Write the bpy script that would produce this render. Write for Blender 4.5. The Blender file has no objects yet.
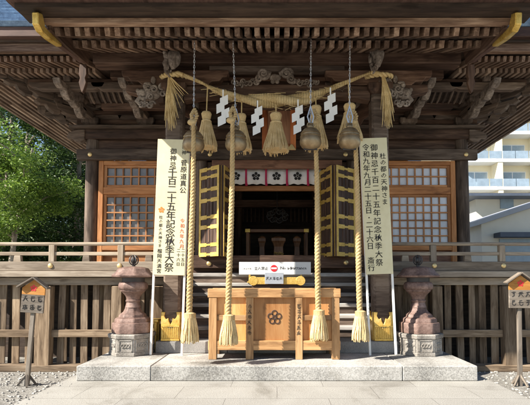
import bpy, math, random
from mathutils import Vector, Matrix
from mathutils import noise as mnoise
random.seed(7)
R = math.radians
SC = bpy.context.scene
COL = SC.collection

# ------------------------------------------------------------------ camera, sky, sun, exposure
F, CX, CY, PITCH, EYE = 430.0, 277.0, 257.5, R(3.0), 1.55
cam_data = bpy.data.cameras.new("camera")
cam = bpy.data.objects.new("camera", cam_data)
COL.objects.link(cam)
cam.location = (0, 0, EYE)
cam.rotation_euler = (R(90) + PITCH, 0, 0)
cam_data.sensor_width = 36
cam_data.lens = 36 * F / 530
cam_data.shift_x = (265 - CX) / 530
cam_data.shift_y = (CY - 202.5) / 530
cam_data.clip_end = 2000
SC.camera = cam

SUN_D = Vector((1.0, 0.47, -0.84)).normalized()          # direction the sunlight travels
ELEV = math.asin(-SUN_D.z)
AZ = math.atan2(-SUN_D.x, -SUN_D.y) % (2 * math.pi)
world = bpy.data.worlds.new("World")
SC.world = world
world.use_nodes = True
wn = world.node_tree
bg = wn.nodes["Background"]
sky = wn.nodes.new("ShaderNodeTexSky")
sky.sky_type = 'NISHITA'
sky.sun_disc = False
sky.sun_elevation = ELEV
sky.sun_rotation = AZ
sky.dust_density = 0.4
wn.links.new(sky.outputs[0], bg.inputs[0])
bg.inputs[1].default_value = 0.07
sun_data = bpy.data.lights.new("sun", 'SUN')
sun_data.energy = 5.0
sun_data.angle = R(0.5)
sun_data.color = (1.0, 0.93, 0.82)
sun = bpy.data.objects.new("sun", sun_data)
sun.rotation_euler = SUN_D.to_track_quat('-Z', 'Y').to_euler()
sun.location = (-20, -10, 20)
COL.objects.link(sun)
SC.view_settings.view_transform = 'Standard'
SC.view_settings.look = 'None'
SC.view_settings.exposure = 1.35
SC.view_settings.gamma = 1
SC.view_settings.use_curve_mapping = False
SC.render.engine = 'CYCLES'
SC.cycles.max_bounces = 8
SC.cycles.diffuse_bounces = 5

def at(px, py, y):
    """world x, z of the photograph's pixel (530 wide) at depth y: used to read sizes off the photograph"""
    u, v = (px - CX) / F, (CY - py) / F
    t = y / (math.cos(PITCH) - v * math.sin(PITCH))
    return t * u, EYE + t * (math.sin(PITCH) + v * math.cos(PITCH))
def ax(px, y, py=200): return at(px, py, y)[0]
def az(py, y): return at(277, py, y)[1]

# ------------------------------------------------------------------ materials
def nodes_of(name):
    m = bpy.data.materials.new(name)
    m.use_nodes = True
    return m, m.node_tree.nodes, m.node_tree.links, m.node_tree.nodes["Principled BSDF"]
def ramp(N, stops):
    r = N.new("ShaderNodeValToRGB")
    e = r.color_ramp.elements
    while len(e) < len(stops): e.new(0.5)
    for k, (p, c) in enumerate(stops):
        e[k].position = p
        e[k].color = (*c, 1)
    return r
def wood(name, dark, mid, light, rough=0.75, streak=(1.6, 16, 16), bump=0.35, wear=None, spec=0.3):
    m, N, L, b = nodes_of(name)
    a = N.new("ShaderNodeAttribute"); a.attribute_name = "grain"
    mp = N.new("ShaderNodeMapping"); mp.inputs["Scale"].default_value = streak
    L.new(a.outputs["Vector"], mp.inputs[0])
    n = N.new("ShaderNodeTexNoise"); n.inputs["Scale"].default_value = 1; n.inputs["Detail"].default_value = 6
    n.inputs["Roughness"].default_value = 0.65; n.inputs["Distortion"].default_value = 0.6
    L.new(mp.outputs[0], n.inputs["Vector"])
    mp2 = N.new("ShaderNodeMapping"); mp2.inputs["Scale"].default_value = (0.7, 2.2, 2.2)
    L.new(a.outputs["Vector"], mp2.inputs[0])
    n2 = N.new("ShaderNodeTexNoise"); n2.inputs["Scale"].default_value = 1; n2.inputs["Detail"].default_value = 3
    L.new(mp2.outputs[0], n2.inputs["Vector"])
    mx = N.new("ShaderNodeMath"); mx.operation = 'MULTIPLY_ADD'
    L.new(n2.outputs[0], mx.inputs[0]); mx.inputs[1].default_value = 0.7
    sb = N.new("ShaderNodeMath"); sb.operation = 'SUBTRACT'; L.new(n.outputs[0], sb.inputs[0]); sb.inputs[1].default_value = 0.35
    L.new(sb.outputs[0], mx.inputs[2])
    r = ramp(N, [(0.3, dark), (0.5, mid), (0.72, light)])
    L.new(mx.outputs[0], r.inputs[0])
    mp3 = N.new("ShaderNodeMapping"); mp3.inputs["Scale"].default_value = (.055, .055, .055)     # each timber its own tone
    L.new(a.outputs["Vector"], mp3.inputs[0])
    n3 = N.new("ShaderNodeTexNoise"); n3.inputs["Scale"].default_value = 1; n3.inputs["Detail"].default_value = 0
    L.new(mp3.outputs[0], n3.inputs["Vector"])
    r3 = ramp(N, [(.3, (.68, .66, .65)), (.5, (1, 1, 1)), (.72, (1.32, 1.29, 1.24))]); L.new(n3.outputs[0], r3.inputs[0])
    # stains and knots
    mp4 = N.new("ShaderNodeMapping"); mp4.inputs["Scale"].default_value = (2.2, 7, 7); L.new(a.outputs["Vector"], mp4.inputs[0])
    n4 = N.new("ShaderNodeTexNoise"); n4.inputs["Scale"].default_value = 1; n4.inputs["Detail"].default_value = 4; L.new(mp4.outputs[0], n4.inputs["Vector"])
    r4 = ramp(N, [(.30, (.5, .47, .45)), (.40, (1, 1, 1)), (.9, (1.05, 1.05, 1.05))]); L.new(n4.outputs[0], r4.inputs[0])
    ma = N.new("ShaderNodeMix"); ma.data_type = 'RGBA'; ma.blend_type = 'MULTIPLY'; ma.inputs[0].default_value = 1
    L.new(r.outputs[0], ma.inputs[6]); L.new(r3.outputs[0], ma.inputs[7])
    mb_ = N.new("ShaderNodeMix"); mb_.data_type = 'RGBA'; mb_.blend_type = 'MULTIPLY'; mb_.inputs[0].default_value = .8
    L.new(ma.outputs[2], mb_.inputs[6]); L.new(r4.outputs[0], mb_.inputs[7])
    L.new(mb_.outputs[2], b.inputs["Base Color"])
    b.inputs["Roughness"].default_value = rough
    b.inputs["Specular IOR Level"].default_value = spec
    bp = N.new("ShaderNodeBump"); bp.inputs["Strength"].default_value = bump; bp.inputs["Distance"].default_value = 0.01
    L.new(n.outputs[0], bp.inputs["Height"]); L.new(bp.outputs[0], b.inputs["Normal"])
    return m
def speckle(name, c0, c1, c2, scale=60, rough=0.85, bump=0.3, big=2.0, metallic=0, bigmix=0.5, spec=0.4, dist=0.01, stain=0):
    m, N, L, b = nodes_of(name)
    tc = N.new("ShaderNodeTexCoord")
    n = N.new("ShaderNodeTexNoise"); n.inputs["Scale"].default_value = scale; n.inputs["Detail"].default_value = 5
    n.inputs["Roughness"].default_value = 0.7
    L.new(tc.outputs["Object"], n.inputs["Vector"])
    n2 = N.new("ShaderNodeTexNoise"); n2.inputs["Scale"].default_value = big; n2.inputs["Detail"].default_value = 4
    L.new(tc.outputs["Object"], n2.inputs["Vector"])
    mx = N.new("ShaderNodeMix"); mx.inputs[0].default_value = bigmix
    L.new(n.outputs[0], mx.inputs[2]); L.new(n2.outputs[0], mx.inputs[3])
    r = ramp(N, [(0.36, c0), (0.5, c1), (0.64, c2)])
    L.new(mx.outputs[0], r.inputs[0]); L.new(r.outputs[0], b.inputs["Base Color"])
    if stain:
        n3 = N.new("ShaderNodeTexNoise"); n3.inputs["Scale"].default_value = stain; n3.inputs["Detail"].default_value = 7; n3.inputs["Roughness"].default_value = .7; n3.inputs["Distortion"].default_value = .8
        L.new(tc.outputs["Object"], n3.inputs["Vector"])
        r3 = ramp(N, [(.34, (.62, .60, .56)), (.48, (.95, .945, .93)), (.7, (1.06, 1.06, 1.05))]); L.new(n3.outputs[0], r3.inputs[0])
        mm = N.new("ShaderNodeMix"); mm.data_type = 'RGBA'; mm.blend_type = 'MULTIPLY'; mm.inputs[0].default_value = 1
        L.new(r.outputs[0], mm.inputs[6]); L.new(r3.outputs[0], mm.inputs[7]); L.new(mm.outputs[2], b.inputs["Base Color"])
    b.inputs["Roughness"].default_value = rough; b.inputs["Metallic"].default_value = metallic
    b.inputs["Specular IOR Level"].default_value = spec
    bp = N.new("ShaderNodeBump"); bp.inputs["Strength"].default_value = bump; bp.inputs["Distance"].default_value = dist
    L.new(n.outputs[0], bp.inputs["Height"]); L.new(bp.outputs[0], b.inputs["Normal"])
    return m
def plain(name, c, rough=0.6, metallic=0, var=0.12, scale=9, spec=0.4):
    d = tuple(x * (1 - var) for x in c); l = tuple(min(1, x * (1 + var)) for x in c)
    return speckle(name, d, c, l, scale=scale, rough=rough, bump=0.08, big=scale * 0.2, metallic=metallic, spec=spec)

M = {}
M['hall'] = wood("hall_timber", (.034, .018, .012), (.082, .046, .031), (.16, .10, .070), rough=.7)
M['hall_grey'] = wood("hall_timber_greyed", (.050, .035, .027), (.108, .078, .060), (.20, .155, .124), rough=.8)
M['carving'] = speckle("carved_timber", (.075, .057, .045), (.19, .152, .125), (.37, .31, .26), scale=26, big=8, bump=.6)
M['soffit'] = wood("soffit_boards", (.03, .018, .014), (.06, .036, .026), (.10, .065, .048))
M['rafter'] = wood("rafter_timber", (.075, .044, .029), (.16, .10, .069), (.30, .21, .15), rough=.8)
M['soffit_rafter'] = wood("lightened_soffit_rafter", (.15, .10, .072), (.27, .19, .14), (.42, .32, .245), rough=.8)  # lighter copy of the rafter timber; missing bounce light put into its colour
M['vermilion'] = wood("vermilion_frame", (.28, .08, .03), (.42, .13, .045), (.54, .20, .075), rough=.5)
M['rail'] = wood("weathered_rail_timber", (.17, .135, .10), (.27, .22, .168), (.37, .315, .25), rough=.85)
M['fence'] = wood("weathered_fence_boards", (.085, .058, .037), (.18, .13, .086), (.31, .24, .168), rough=.9, bump=.6)
M['cedar'] = wood("orange_cedar", (.24, .095, .032), (.38, .165, .06), (.50, .24, .10), rough=.55)
M['hinoki'] = wood("offering_box_cypress", (.25, .135, .058), (.40, .23, .105), (.53, .335, .17), rough=.55)
M['hinoki_panel'] = wood("offering_box_panel", (.38, .165, .052), (.52, .25, .09), (.62, .34, .14), rough=.5, streak=(1.1, 9, 9))
M['step'] = wood("grey_step_timber", (.20, .185, .17), (.36, .34, .315), (.50, .475, .445), rough=.85)
M['lintel'] = wood("reddish_lintel", (.16, .075, .045), (.26, .13, .08), (.37, .20, .125), rough=.6)
M['door'] = wood("door_timber", (.035, .02, .015), (.07, .042, .032), (.125, .08, .062), rough=.55)
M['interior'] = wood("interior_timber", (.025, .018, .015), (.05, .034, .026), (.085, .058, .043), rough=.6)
M['table'] = wood("altar_table_timber", (.17, .075, .035), (.29, .135, .065), (.40, .20, .10), rough=.4)
M['gold'] = speckle("gilt_metal", (.40, .24, .05), (.72, .48, .12), (.88, .65, .22), scale=34, big=5, rough=.36, bump=.55, metallic=.6)
M['goldpaint'] = speckle("gold_fitting", (.46, .28, .055), (.66, .44, .11), (.78, .57, .20), scale=38, big=5, rough=.38, bump=.5, metallic=.35)
M['granite'] = speckle("granite", (.13, .125, .118), (.345, .335, .315), (.54, .525, .50), scale=46, big=1.3, bigmix=.4, bump=.45, stain=1.3)
M['paving'] = speckle("granite_paving", (.37, .355, .33), (.50, .485, .455), (.60, .585, .555), scale=60, big=1.1, bigmix=.5, bump=.2)
M['darkstone'] = speckle("dark_step_stone", (.15, .145, .14), (.24, .235, .225), (.34, .33, .315), scale=50, big=2, bigmix=.5)
M['lantern'] = speckle("reddish_copper", (.095, .058, .048), (.19, .12, .098), (.30, .206, .172), scale=22, big=3.5, rough=.6, bump=.2, metallic=.15)
M['basestone'] = speckle("weathered_base_stone", (.11, .098, .085), (.25, .228, .20), (.40, .37, .335), scale=40, big=3.5, bigmix=.55, bump=.35)
M['lantern_dark'] = plain("dark_bronze", (.05, .045, .045), rough=.5)
M['straw'] = speckle("straw", (.42, .29, .12), (.62, .46, .22), (.76, .61, .34), scale=60, big=7, bump=.4, rough=.8)
M['rope'] = speckle("hemp_rope", (.32, .20, .085), (.51, .355, .165), (.68, .52, .28), scale=90, big=2.2, bump=.5, rough=.8)
M['hemp'] = speckle("pale_hemp_fibre", (.42, .29, .13), (.59, .43, .215), (.72, .57, .33), scale=80, big=8, bump=.4, rough=.85)
M['paper'] = plain("white_paper", (.84, .84, .83), var=.03, rough=.7)
M['board'] = speckle("cream_sign_board", (.64, .57, .35), (.70, .635, .41), (.74, .68, .47), scale=9, big=1.1, bigmix=.7, rough=.6, bump=.05)
M['whitewood'] = plain("white_painted_pole", (.78, .77, .74), var=.06, rough=.5)
M['ink'] = plain("black_ink", (.02, .018, .018), var=.1, rough=.8)
M['redink'] = plain("red_brown_ink", (.55, .13, .06), var=.08, rough=.8)
M['orangeink'] = plain("orange_ink", (.80, .22, .04), var=.08, rough=.8)
M['red'] = plain("sign_red", (.68, .03, .04), var=.04, rough=.5)
M['crimson'] = plain("crimson_cord", (.50, .02, .09), var=.1, rough=.7)
M['bell'] = speckle("aged_brass", (.17, .115, .06), (.27, .195, .11), (.38, .29, .175), scale=7, big=3, rough=.45, bump=.2, metallic=.55)
M['chain'] = plain("steel_chain", (.62, .62, .64), rough=.35, metallic=.8)
M['stud'] = plain("brass_stud", (.78, .58, .28), rough=.35, metallic=.6)
M['glassdark'] = plain("dark_window_glass", (.175, .16, .148), rough=.14, var=.55, scale=1.2, spec=.6)
M['glass_sky_tone'] = plain("window_glass_painted_sky", (.60, .63, .70), rough=.15, var=.2, scale=3, spec=.6)  # sky reflection put into the colour of these panes
M['copper'] = speckle("weathered_copper_roof", (.09, .14, .22), (.16, .25, .38), (.27, .39, .53), scale=14, big=2, rough=.55, metallic=.2)
M['fascia'] = wood("roof_edge_timber", (.065, .036, .029), (.11, .062, .049), (.165, .10, .08), rough=.7)
M['gravel'] = speckle("gravel", (.13, .12, .11), (.29, .275, .245), (.45, .43, .39), scale=46, big=18, bigmix=.4, bump=1.0, dist=.03)
M['pebble'] = speckle("pebble_stone", (.20, .19, .17), (.36, .345, .315), (.50, .48, .45), scale=9, big=3, bump=.1)
M['notice'] = wood("grey_notice_board", (.10, .083, .067), (.175, .148, .12), (.265, .228, .19), rough=.8)
M['noticetop'] = wood("amber_notice_top", (.34, .13, .028), (.47, .21, .05), (.57, .30, .09), rough=.7)
M['grey_plate'] = plain("grey_plate", (.33, .36, .40), rough=.5)
M['cream_stucco'] = plain("cream_stucco", (.80, .73, .55), var=.05, scale=1.5, rough=.9)
M['pale_stucco'] = plain("pale_stucco", (.70, .68, .60), var=.06, scale=1.5, rough=.9)
M['balcony'] = plain("balcony_white", (.70, .72, .74), var=.05, rough=.5)
M['bglass'] = plain("balcony_glass", (.28, .36, .44), var=.2, scale=2, rough=.15)
M['slate'] = plain("slate_roof_blue", (.08, .10, .14), var=.2, scale=3, rough=.6)
M['greyroof'] = plain("grey_sheet_roof", (.36, .38, .42), var=.1, scale=3, rough=.5)
M['car'] = plain("dark_blue_car_paint", (.05, .07, .14), var=.1, rough=.25, spec=.6)
M['carglass'] = plain("car_window_glass", (.04, .05, .06), rough=.08, spec=.7)
M['tyre'] = plain("tyre_rubber", (.03, .03, .03), rough=.9)
M['bark'] = speckle("bark", (.14, .11, .08), (.27, .225, .175), (.40, .35, .28), scale=14, big=3, bump=.8)
M['hangings'] = plain("white_cotton", (.80, .79, .78), var=.04, rough=.8)
def wrapped_straw():
    m = speckle("bound_straw", (.40, .27, .11), (.60, .44, .21), (.74, .59, .33), scale=50, big=6, bump=.3, rough=.8)
    N, L = m.node_tree.nodes, m.node_tree.links
    tc = N.new("ShaderNodeTexCoord")
    w = N.new("ShaderNodeTexWave"); w.wave_type = 'BANDS'; w.bands_direction = 'X'; w.inputs["Scale"].default_value = 7; w.inputs["Distortion"].default_value = 1.5
    L.new(tc.outputs["Object"], w.inputs["Vector"])
    b = N["Principled BSDF"]
    bp = N.new("ShaderNodeBump"); bp.inputs["Strength"].default_value = .9; bp.inputs["Distance"].default_value = .03
    L.new(w.outputs["Fac"], bp.inputs["Height"])
    old = b.inputs["Normal"].links[0].from_node
    L.new(old.outputs[0], bp.inputs["Normal"]); L.new(bp.outputs[0], b.inputs["Normal"])
    return m
M['straw_wrapped'] = wrapped_straw()
def pseudo(m, cx, cz, s, y):
    """one brush-written character too small to read in the photograph: a few curved brush strokes"""
    def st(pts, w):
        n = len(pts)
        ps = [(cx + a * s, y, cz + b * s) for a, b in pts]
        m.tube(ps, [w * s * (.45 + .55 * math.sin(math.pi * (i + .6) / n)) for i in range(n)], 5)
    j = lambda q: random.uniform(-q, q)
    for k in range(random.choice((1, 2, 2, 3))):
        z = .36 - .33 * k + j(.08); a = random.uniform(.15, .46); d = random.uniform(-.02, .16)
        st([(-a, z), (j(.05), z + d * .7), (a, z + d)], .055)
    kind = random.randrange(4)
    if kind == 0: st([(j(.1), .48), (j(.08), .1), (j(.1), -.2), (-.2 + j(.1), -.44)], .06)
    elif kind == 1: st([(-.05, .3), (-.2, -.05), (-.44, -.42)], .055); st([(.05, .1), (.22, -.2), (.46, -.40)], .065)
    elif kind == 2: st([(-.2, .45), (-.26, 0), (-.2, -.36), (.05, -.44), (.3, -.3), (.36, -.1)], .055)
    else: st([(-.3, .25), (-.2, .05), (-.34, -.3)], .05); st([(.02, .45), (.06, 0), (-.02, -.45)], .055); st([(.25, .2), (.36, -.05), (.2, -.36)], .05)
def leafmat(name, a, b_, c):
    m, N, L, b = nodes_of(name)
    g = N.new("ShaderNodeAttribute"); g.attribute_name = "grain"
    r = ramp(N, [(0.0, a), (0.5, b_), (1.0, c)])
    sep = N.new("ShaderNodeSeparateXYZ"); L.new(g.outputs["Vector"], sep.inputs[0]); L.new(sep.outputs[0], r.inputs[0])
    L.new(r.outputs[0], b.inputs["Base Color"]); b.inputs["Roughness"].default_value = .55
    t = N.new("ShaderNodeBsdfTranslucent"); L.new(r.outputs[0], t.inputs[0])
    mx = N.new("ShaderNodeMixShader"); mx.inputs[0].default_value = .3
    L.new(b.outputs[0], mx.inputs[1]); L.new(t.outputs[0], mx.inputs[2])
    L.new(mx.outputs[0], N["Material Output"].inputs[0])
    return m
M['leaf'] = leafmat("leaf_green", (.022, .05, .012), (.045, .09, .018), (.095, .16, .03))
M['leaf_sunlit'] = leafmat("leaf_painted_sunlit", (.065, .125, .014), (.13, .225, .028), (.24, .34, .05))  # sunlit copy of the leaf green; the sunlight is in the colour

# ------------------------------------------------------------------ mesh builder
class MB:
    def __init__(s): s.v, s.f, s.g, s.m, s.mi = [], [], [], [], 0
    def add(s, vs, fs, gs=None, flip=False):
        b = len(s.v)
        s.v += [Vector(v) for v in vs]
        s.g += gs if gs else [(0.5, 0.5, 0.5)] * len(vs)
        for f in fs:
            s.f.append(tuple(b + i for i in f)); s.m.append(s.mi)
    def bar(s, p0, p1, w, h, up=(0, 0, 1), w1=None, h1=None):
        p0, p1 = Vector(p0), Vector(p1)
        d = p1 - p0; ln = d.length; d.normalize()
        up = Vector(up)
        if abs(d.dot(up)) > .98: up = Vector((0, 1, 0))
        r = d.cross(up).normalized(); u = r.cross(d).normalized()
        w1 = w if w1 is None else w1; h1 = h if h1 is None else h1
        vs = []; gs = []
        o = Vector([random.uniform(-50, 50) for _ in range(3)])
        for e, (p, ww, hh) in enumerate(((p0, w, h), (p1, w1, h1))):
            for a, c in ((-1, -1), (1, -1), (1, 1), (-1, 1)):
                vs.append(p + r * (a * ww / 2) + u * (c * hh / 2))
                gs.append(tuple(o + Vector((e * ln, a * ww / 2, c * hh / 2))))
        s.add(vs, [(3, 2, 1, 0), (4, 5, 6, 7), (0, 1, 5, 4), (1, 2, 6, 5), (2, 3, 7, 6), (3, 0, 4, 7)], gs)
    def box(s, x0, x1, y0, y1, z0, z1):
        dx, dy, dz = x1 - x0, y1 - y0, z1 - z0
        cx, cy, cz = (x0 + x1) / 2, (y0 + y1) / 2, (z0 + z1) / 2
        if dx >= dy and dx >= dz: s.bar((x0, cy, cz), (x1, cy, cz), dy, dz)
        elif dy >= dz: s.bar((cx, y0, cz), (cx, y1, cz), dx, dz)
        else: s.bar((cx, cy, z0), (cx, cy, z1), dx, dy)
    def prism(s, poly, axis, a0, a1):
        """extrude a 2-D outline along an axis: 'y' takes (x,z), 'x' takes (y,z), 'z' takes (x,y)"""
        def P(u, v, a):
            return {'y': (u, a, v), 'x': (a, u, v), 'z': (u, v, a)}[axis]
        n = len(poly)
        ar = sum(poly[i][0] * poly[(i + 1) % n][1] - poly[(i + 1) % n][0] * poly[i][1] for i in range(n))
        if (ar < 0) != (axis == 'y'): poly = poly[::-1]
        us = [p[0] for p in poly]; vs_ = [p[1] for p in poly]
        longu = max(us) - min(us) >= max(vs_) - min(vs_)
        o = [random.uniform(-50, 50) for _ in range(3)]
        vs, gs = [], []
        for a in (a0, a1):
            for u, v in poly:
                vs.append(P(u, v, a))
                gs.append((o[0] + (u if longu else v), o[1] + (v if longu else u), o[2] + a))
        fs = [tuple(range(n))[::-1], tuple(range(n, 2 * n))]
        fs += [(i, (i + 1) % n, n + (i + 1) % n, n + i) for i in range(n)]
        s.add(vs, fs, gs)
    def tube(s, pts, r, n=8, caps=True):
        pts = [Vector(p) for p in pts]
        rs = r if isinstance(r, (list, tuple)) else [r] * len(pts)
        o = [random.uniform(-50, 50) for _ in range(3)]
        vs, gs, fs = [], [], []
        ref = None; ln = 0
        for i, p in enumerate(pts):
            d = (pts[min(i + 1, len(pts) - 1)] - pts[max(i - 1, 0)])
            if d.length < 1e-9: d = Vector((0, 0, 1))
            d.normalize()
            if ref is None:
                ref = Vector((1, 0, 0)) if abs(d.x) < .8 else Vector((0, 1, 0))
            ref = (ref - d * ref.dot(d)).normalized()
            b = d.cross(ref)
            if i: ln += (pts[i] - pts[i - 1]).length
            for k in range(n):
                a = 2 * math.pi * k / n
                vs.append(p + (ref * math.cos(a) + b * math.sin(a)) * rs[i])
                gs.append((o[0] + ln, o[1] + math.cos(a) * rs[i], o[2] + math.sin(a) * rs[i]))
        for i in range(len(pts) - 1):
            for k in range(n):
                a, b2 = i * n + k, i * n + (k + 1) % n
                fs.append((a, b2, b2 + n, a + n))
        if caps:
            fs.append(tuple(range(n))[::-1]); fs.append(tuple((len(pts) - 1) * n + k for k in range(n)))
        s.add(vs, fs, gs)
    def lathe(s, prof, c=(0, 0, 0), n=24, rot=0.0, wob=None):
        vs, gs, fs = [], [], []
        o = [random.uniform(-50, 50) for _ in range(3)]
        for i, (r, z) in enumerate(prof):
            for k in range(n):
                a = rot + 2 * math.pi * k / n
                rr = r * (1 + (wob(a, z) if wob else 0))
                vs.append((c[0] + rr * math.cos(a), c[1] + rr * math.sin(a), c[2] + z))
                gs.append((o[0] + z, o[1] + rr * math.cos(a), o[2] + rr * math.sin(a)))
        for i in range(len(prof) - 1):
            for k in range(n):
                a, b2 = i * n + k, i * n + (k + 1) % n
                fs.append((a, b2, b2 + n, a + n))
        if prof[0][0] > 1e-5: fs.append(tuple(range(n))[::-1])
        if prof[-1][0] > 1e-5: fs.append(tuple((len(prof) - 1) * n + k for k in range(n)))
        s.add(vs, fs, gs)
    def ball(s, c, r, n=10, sq=(1, 1, 1)):
        k = max(4, n // 2 + 1)
        st = len(s.v)
        s.lathe([(max(1e-6, math.sin(math.pi * i / k)) * 1.0, -math.cos(math.pi * i / k)) for i in range(k + 1)], (0, 0, 0), n)
        for i in range(st, len(s.v)):
            v = s.v[i]
            s.v[i] = Vector((c[0] + v.x * r * sq[0], c[1] + v.y * r * sq[1], c[2] + v.z * r * sq[2]))
    def strands(s, path, R0, r, k=3, turns=4.0, n=7, steps=60, taper=None, phase=0.0):
        """k strands twisted round a path: a laid rope"""
        path = [Vector(p) for p in path]
        L = [0]
        for a, b in zip(path, path[1:]): L.append(L[-1] + (b - a).length)
        def pos(t):
            d = t * L[-1]
            for i in range(len(path) - 1):
                if d <= L[i + 1] + 1e-9:
                    q = (d - L[i]) / max(1e-9, L[i + 1] - L[i]); return path[i].lerp(path[i + 1], q)
            return path[-1]
        for j in range(k):
            pts, rs = [], []
            for i in range(steps + 1):
                t = i / steps
                p = pos(t); d = (pos(min(1, t + .01)) - pos(max(0, t - .01))).normalized()
                ref = Vector((0, 1, 0)) if abs(d.y) < .9 else Vector((1, 0, 0))
                a1 = d.cross(ref).normalized(); a2 = d.cross(a1)
                tp = taper(t) if taper else 1
                an = phase + 2 * math.pi * (turns * t + j / k)
                pts.append(p + (a1 * math.cos(an) + a2 * math.sin(an)) * R0 * tp); rs.append(r * tp)
            s.tube(pts, rs, n)
    def text(s, chars, org, right, down, size, pitch, jitter=0):
        """a column of characters, one under the other, starting at org (centre of the first)"""
        org, right, down = Vector(org), Vector(right), Vector(down)
        for i, ch in enumerate(chars):
            if ch == ' ': continue
            vs, fs = GLYPH[ch]
            c = org + down * (pitch * i)
            nrm = right.cross(down) * -.0005
            for q, (ox, oy) in enumerate(((-.014, 0), (.014, .01))):    # two strikes give the brush weight
                s.add([c + nrm * -q + right * ((x + ox) * size) - down * ((y + oy) * size) for x, y in vs], fs)
    def line(s, string, org, right, down, size, adv=1.0):
        """a row of characters read left to right, centred on org"""
        org, right, down = Vector(org), Vector(right), Vector(down)
        w = [(.3 if ch == ' ' else (GW[ch] if ch.isascii() else 1.0)) * adv for ch in string]
        x = -sum(w) / 2
        for ch, wi in zip(string, w):
            if ch != ' ':
                vs, fs = GLYPH[ch]
                c = org + right * ((x + wi / 2) * size)
                nrm = right.cross(down) * .0005
                for q, ox in enumerate((-.012, .012)): s.add([c + nrm * q + right * ((a + ox) * size) - down * (b * size) for a, b in vs], fs)
            x += wi

WL = {}
def obj(name, mb, mat, parent=None, smooth=False, bevel=0.0, origin=None, stuff=False, ang=35):
    lo = Vector([min(v[i] for v in mb.v) for i in range(3)]); hi = Vector([max(v[i] for v in mb.v) for i in range(3)])
    o3 = Vector(origin) if origin else Vector(((lo.x + hi.x) / 2, (lo.y + hi.y) / 2, lo.z))
    me = bpy.data.meshes.new(name)
    me.from_pydata([tuple(v - o3) for v in mb.v], [], mb.f)
    for x in (mat if isinstance(mat, (list, tuple)) else [mat]): me.materials.append(x)
    if any(mb.m): me.polygons.foreach_set("material_index", mb.m)
    a = me.attributes.new("grain", 'FLOAT_VECTOR', 'POINT')
    a.data.foreach_set("vector", [c for g in mb.g for c in g])
    me.update()
    if smooth:
        me.shade_smooth(); me.set_sharp_from_angle(angle=R(ang))
    o = bpy.data.objects.new(name, me)
    COL.objects.link(o)
    WL[o.name] = o3
    if parent:
        o.parent = parent; o.location = o3 - WL[parent.name]
    else: o.location = o3
    if bevel:
        b = o.modifiers.new("bevel", 'BEVEL'); b.width = bevel; b.segments = 1; b.limit_method = 'ANGLE'; b.angle_limit = R(50)
    if stuff: o['kind'] = 'stuff'
    return o
def thing(name, label, cat, loc, group=None):
    o = bpy.data.objects.new(name, None)
    o.empty_display_size = .1
    COL.objects.link(o); o.location = loc; WL[o.name] = Vector(loc)
    o['label'] = label; o['category'] = cat
    if group: o['group'] = group
    return o
def tag(o, label, cat, group=None):
    o['label'] = label; o['category'] = cat
    if group: o['group'] = group
    return o
def struct(o): o['kind'] = 'structure'; return o
def bx(*a):
    m = MB(); m.box(*a); return m

# glyph outlines from Blender's own built-in font
CHARS = sorted(set("御神忌千百二十五年記念秋季大祭菅原道真公令和九月日・六斎行杜の都天さま榴岡満宮これより先立入禁止Noadmittance") - {' '})
GLYPH, GW = {}, {}
def build_glyphs():
    tmp = []
    for ch in CHARS:
        cu = bpy.data.curves.new("glyph", 'FONT'); cu.body = ch; cu.size = 1; cu.resolution_u = 1
        o = bpy.data.objects.new("glyph", cu); COL.objects.link(o); tmp.append((ch, o, cu))
    dg = bpy.context.evaluated_depsgraph_get()
    dg.update()
    for ch, o, cu in tmp:
        me = bpy.data.meshes.new_from_object(o.evaluated_get(dg))
        xs = [v.co.x for v in me.vertices]; ys = [v.co.y for v in me.vertices]
        if not xs: GLYPH[ch] = ([], []); GW[ch] = .5; continue
        mx = (min(xs) + max(xs)) / 2; my = .26 if ch.isascii() else (min(ys) + max(ys)) / 2
        GLYPH[ch] = ([(v.co.x - mx, v.co.y - my) for v in me.vertices], [tuple(p.vertices) for p in me.polygons])
        GW[ch] = max(xs) - min(xs) + .07
        bpy.data.meshes.remove(me)
    for ch, o, cu in tmp:
        bpy.data.objects.remove(o); bpy.data.curves.remove(cu)
build_glyphs()
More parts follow.
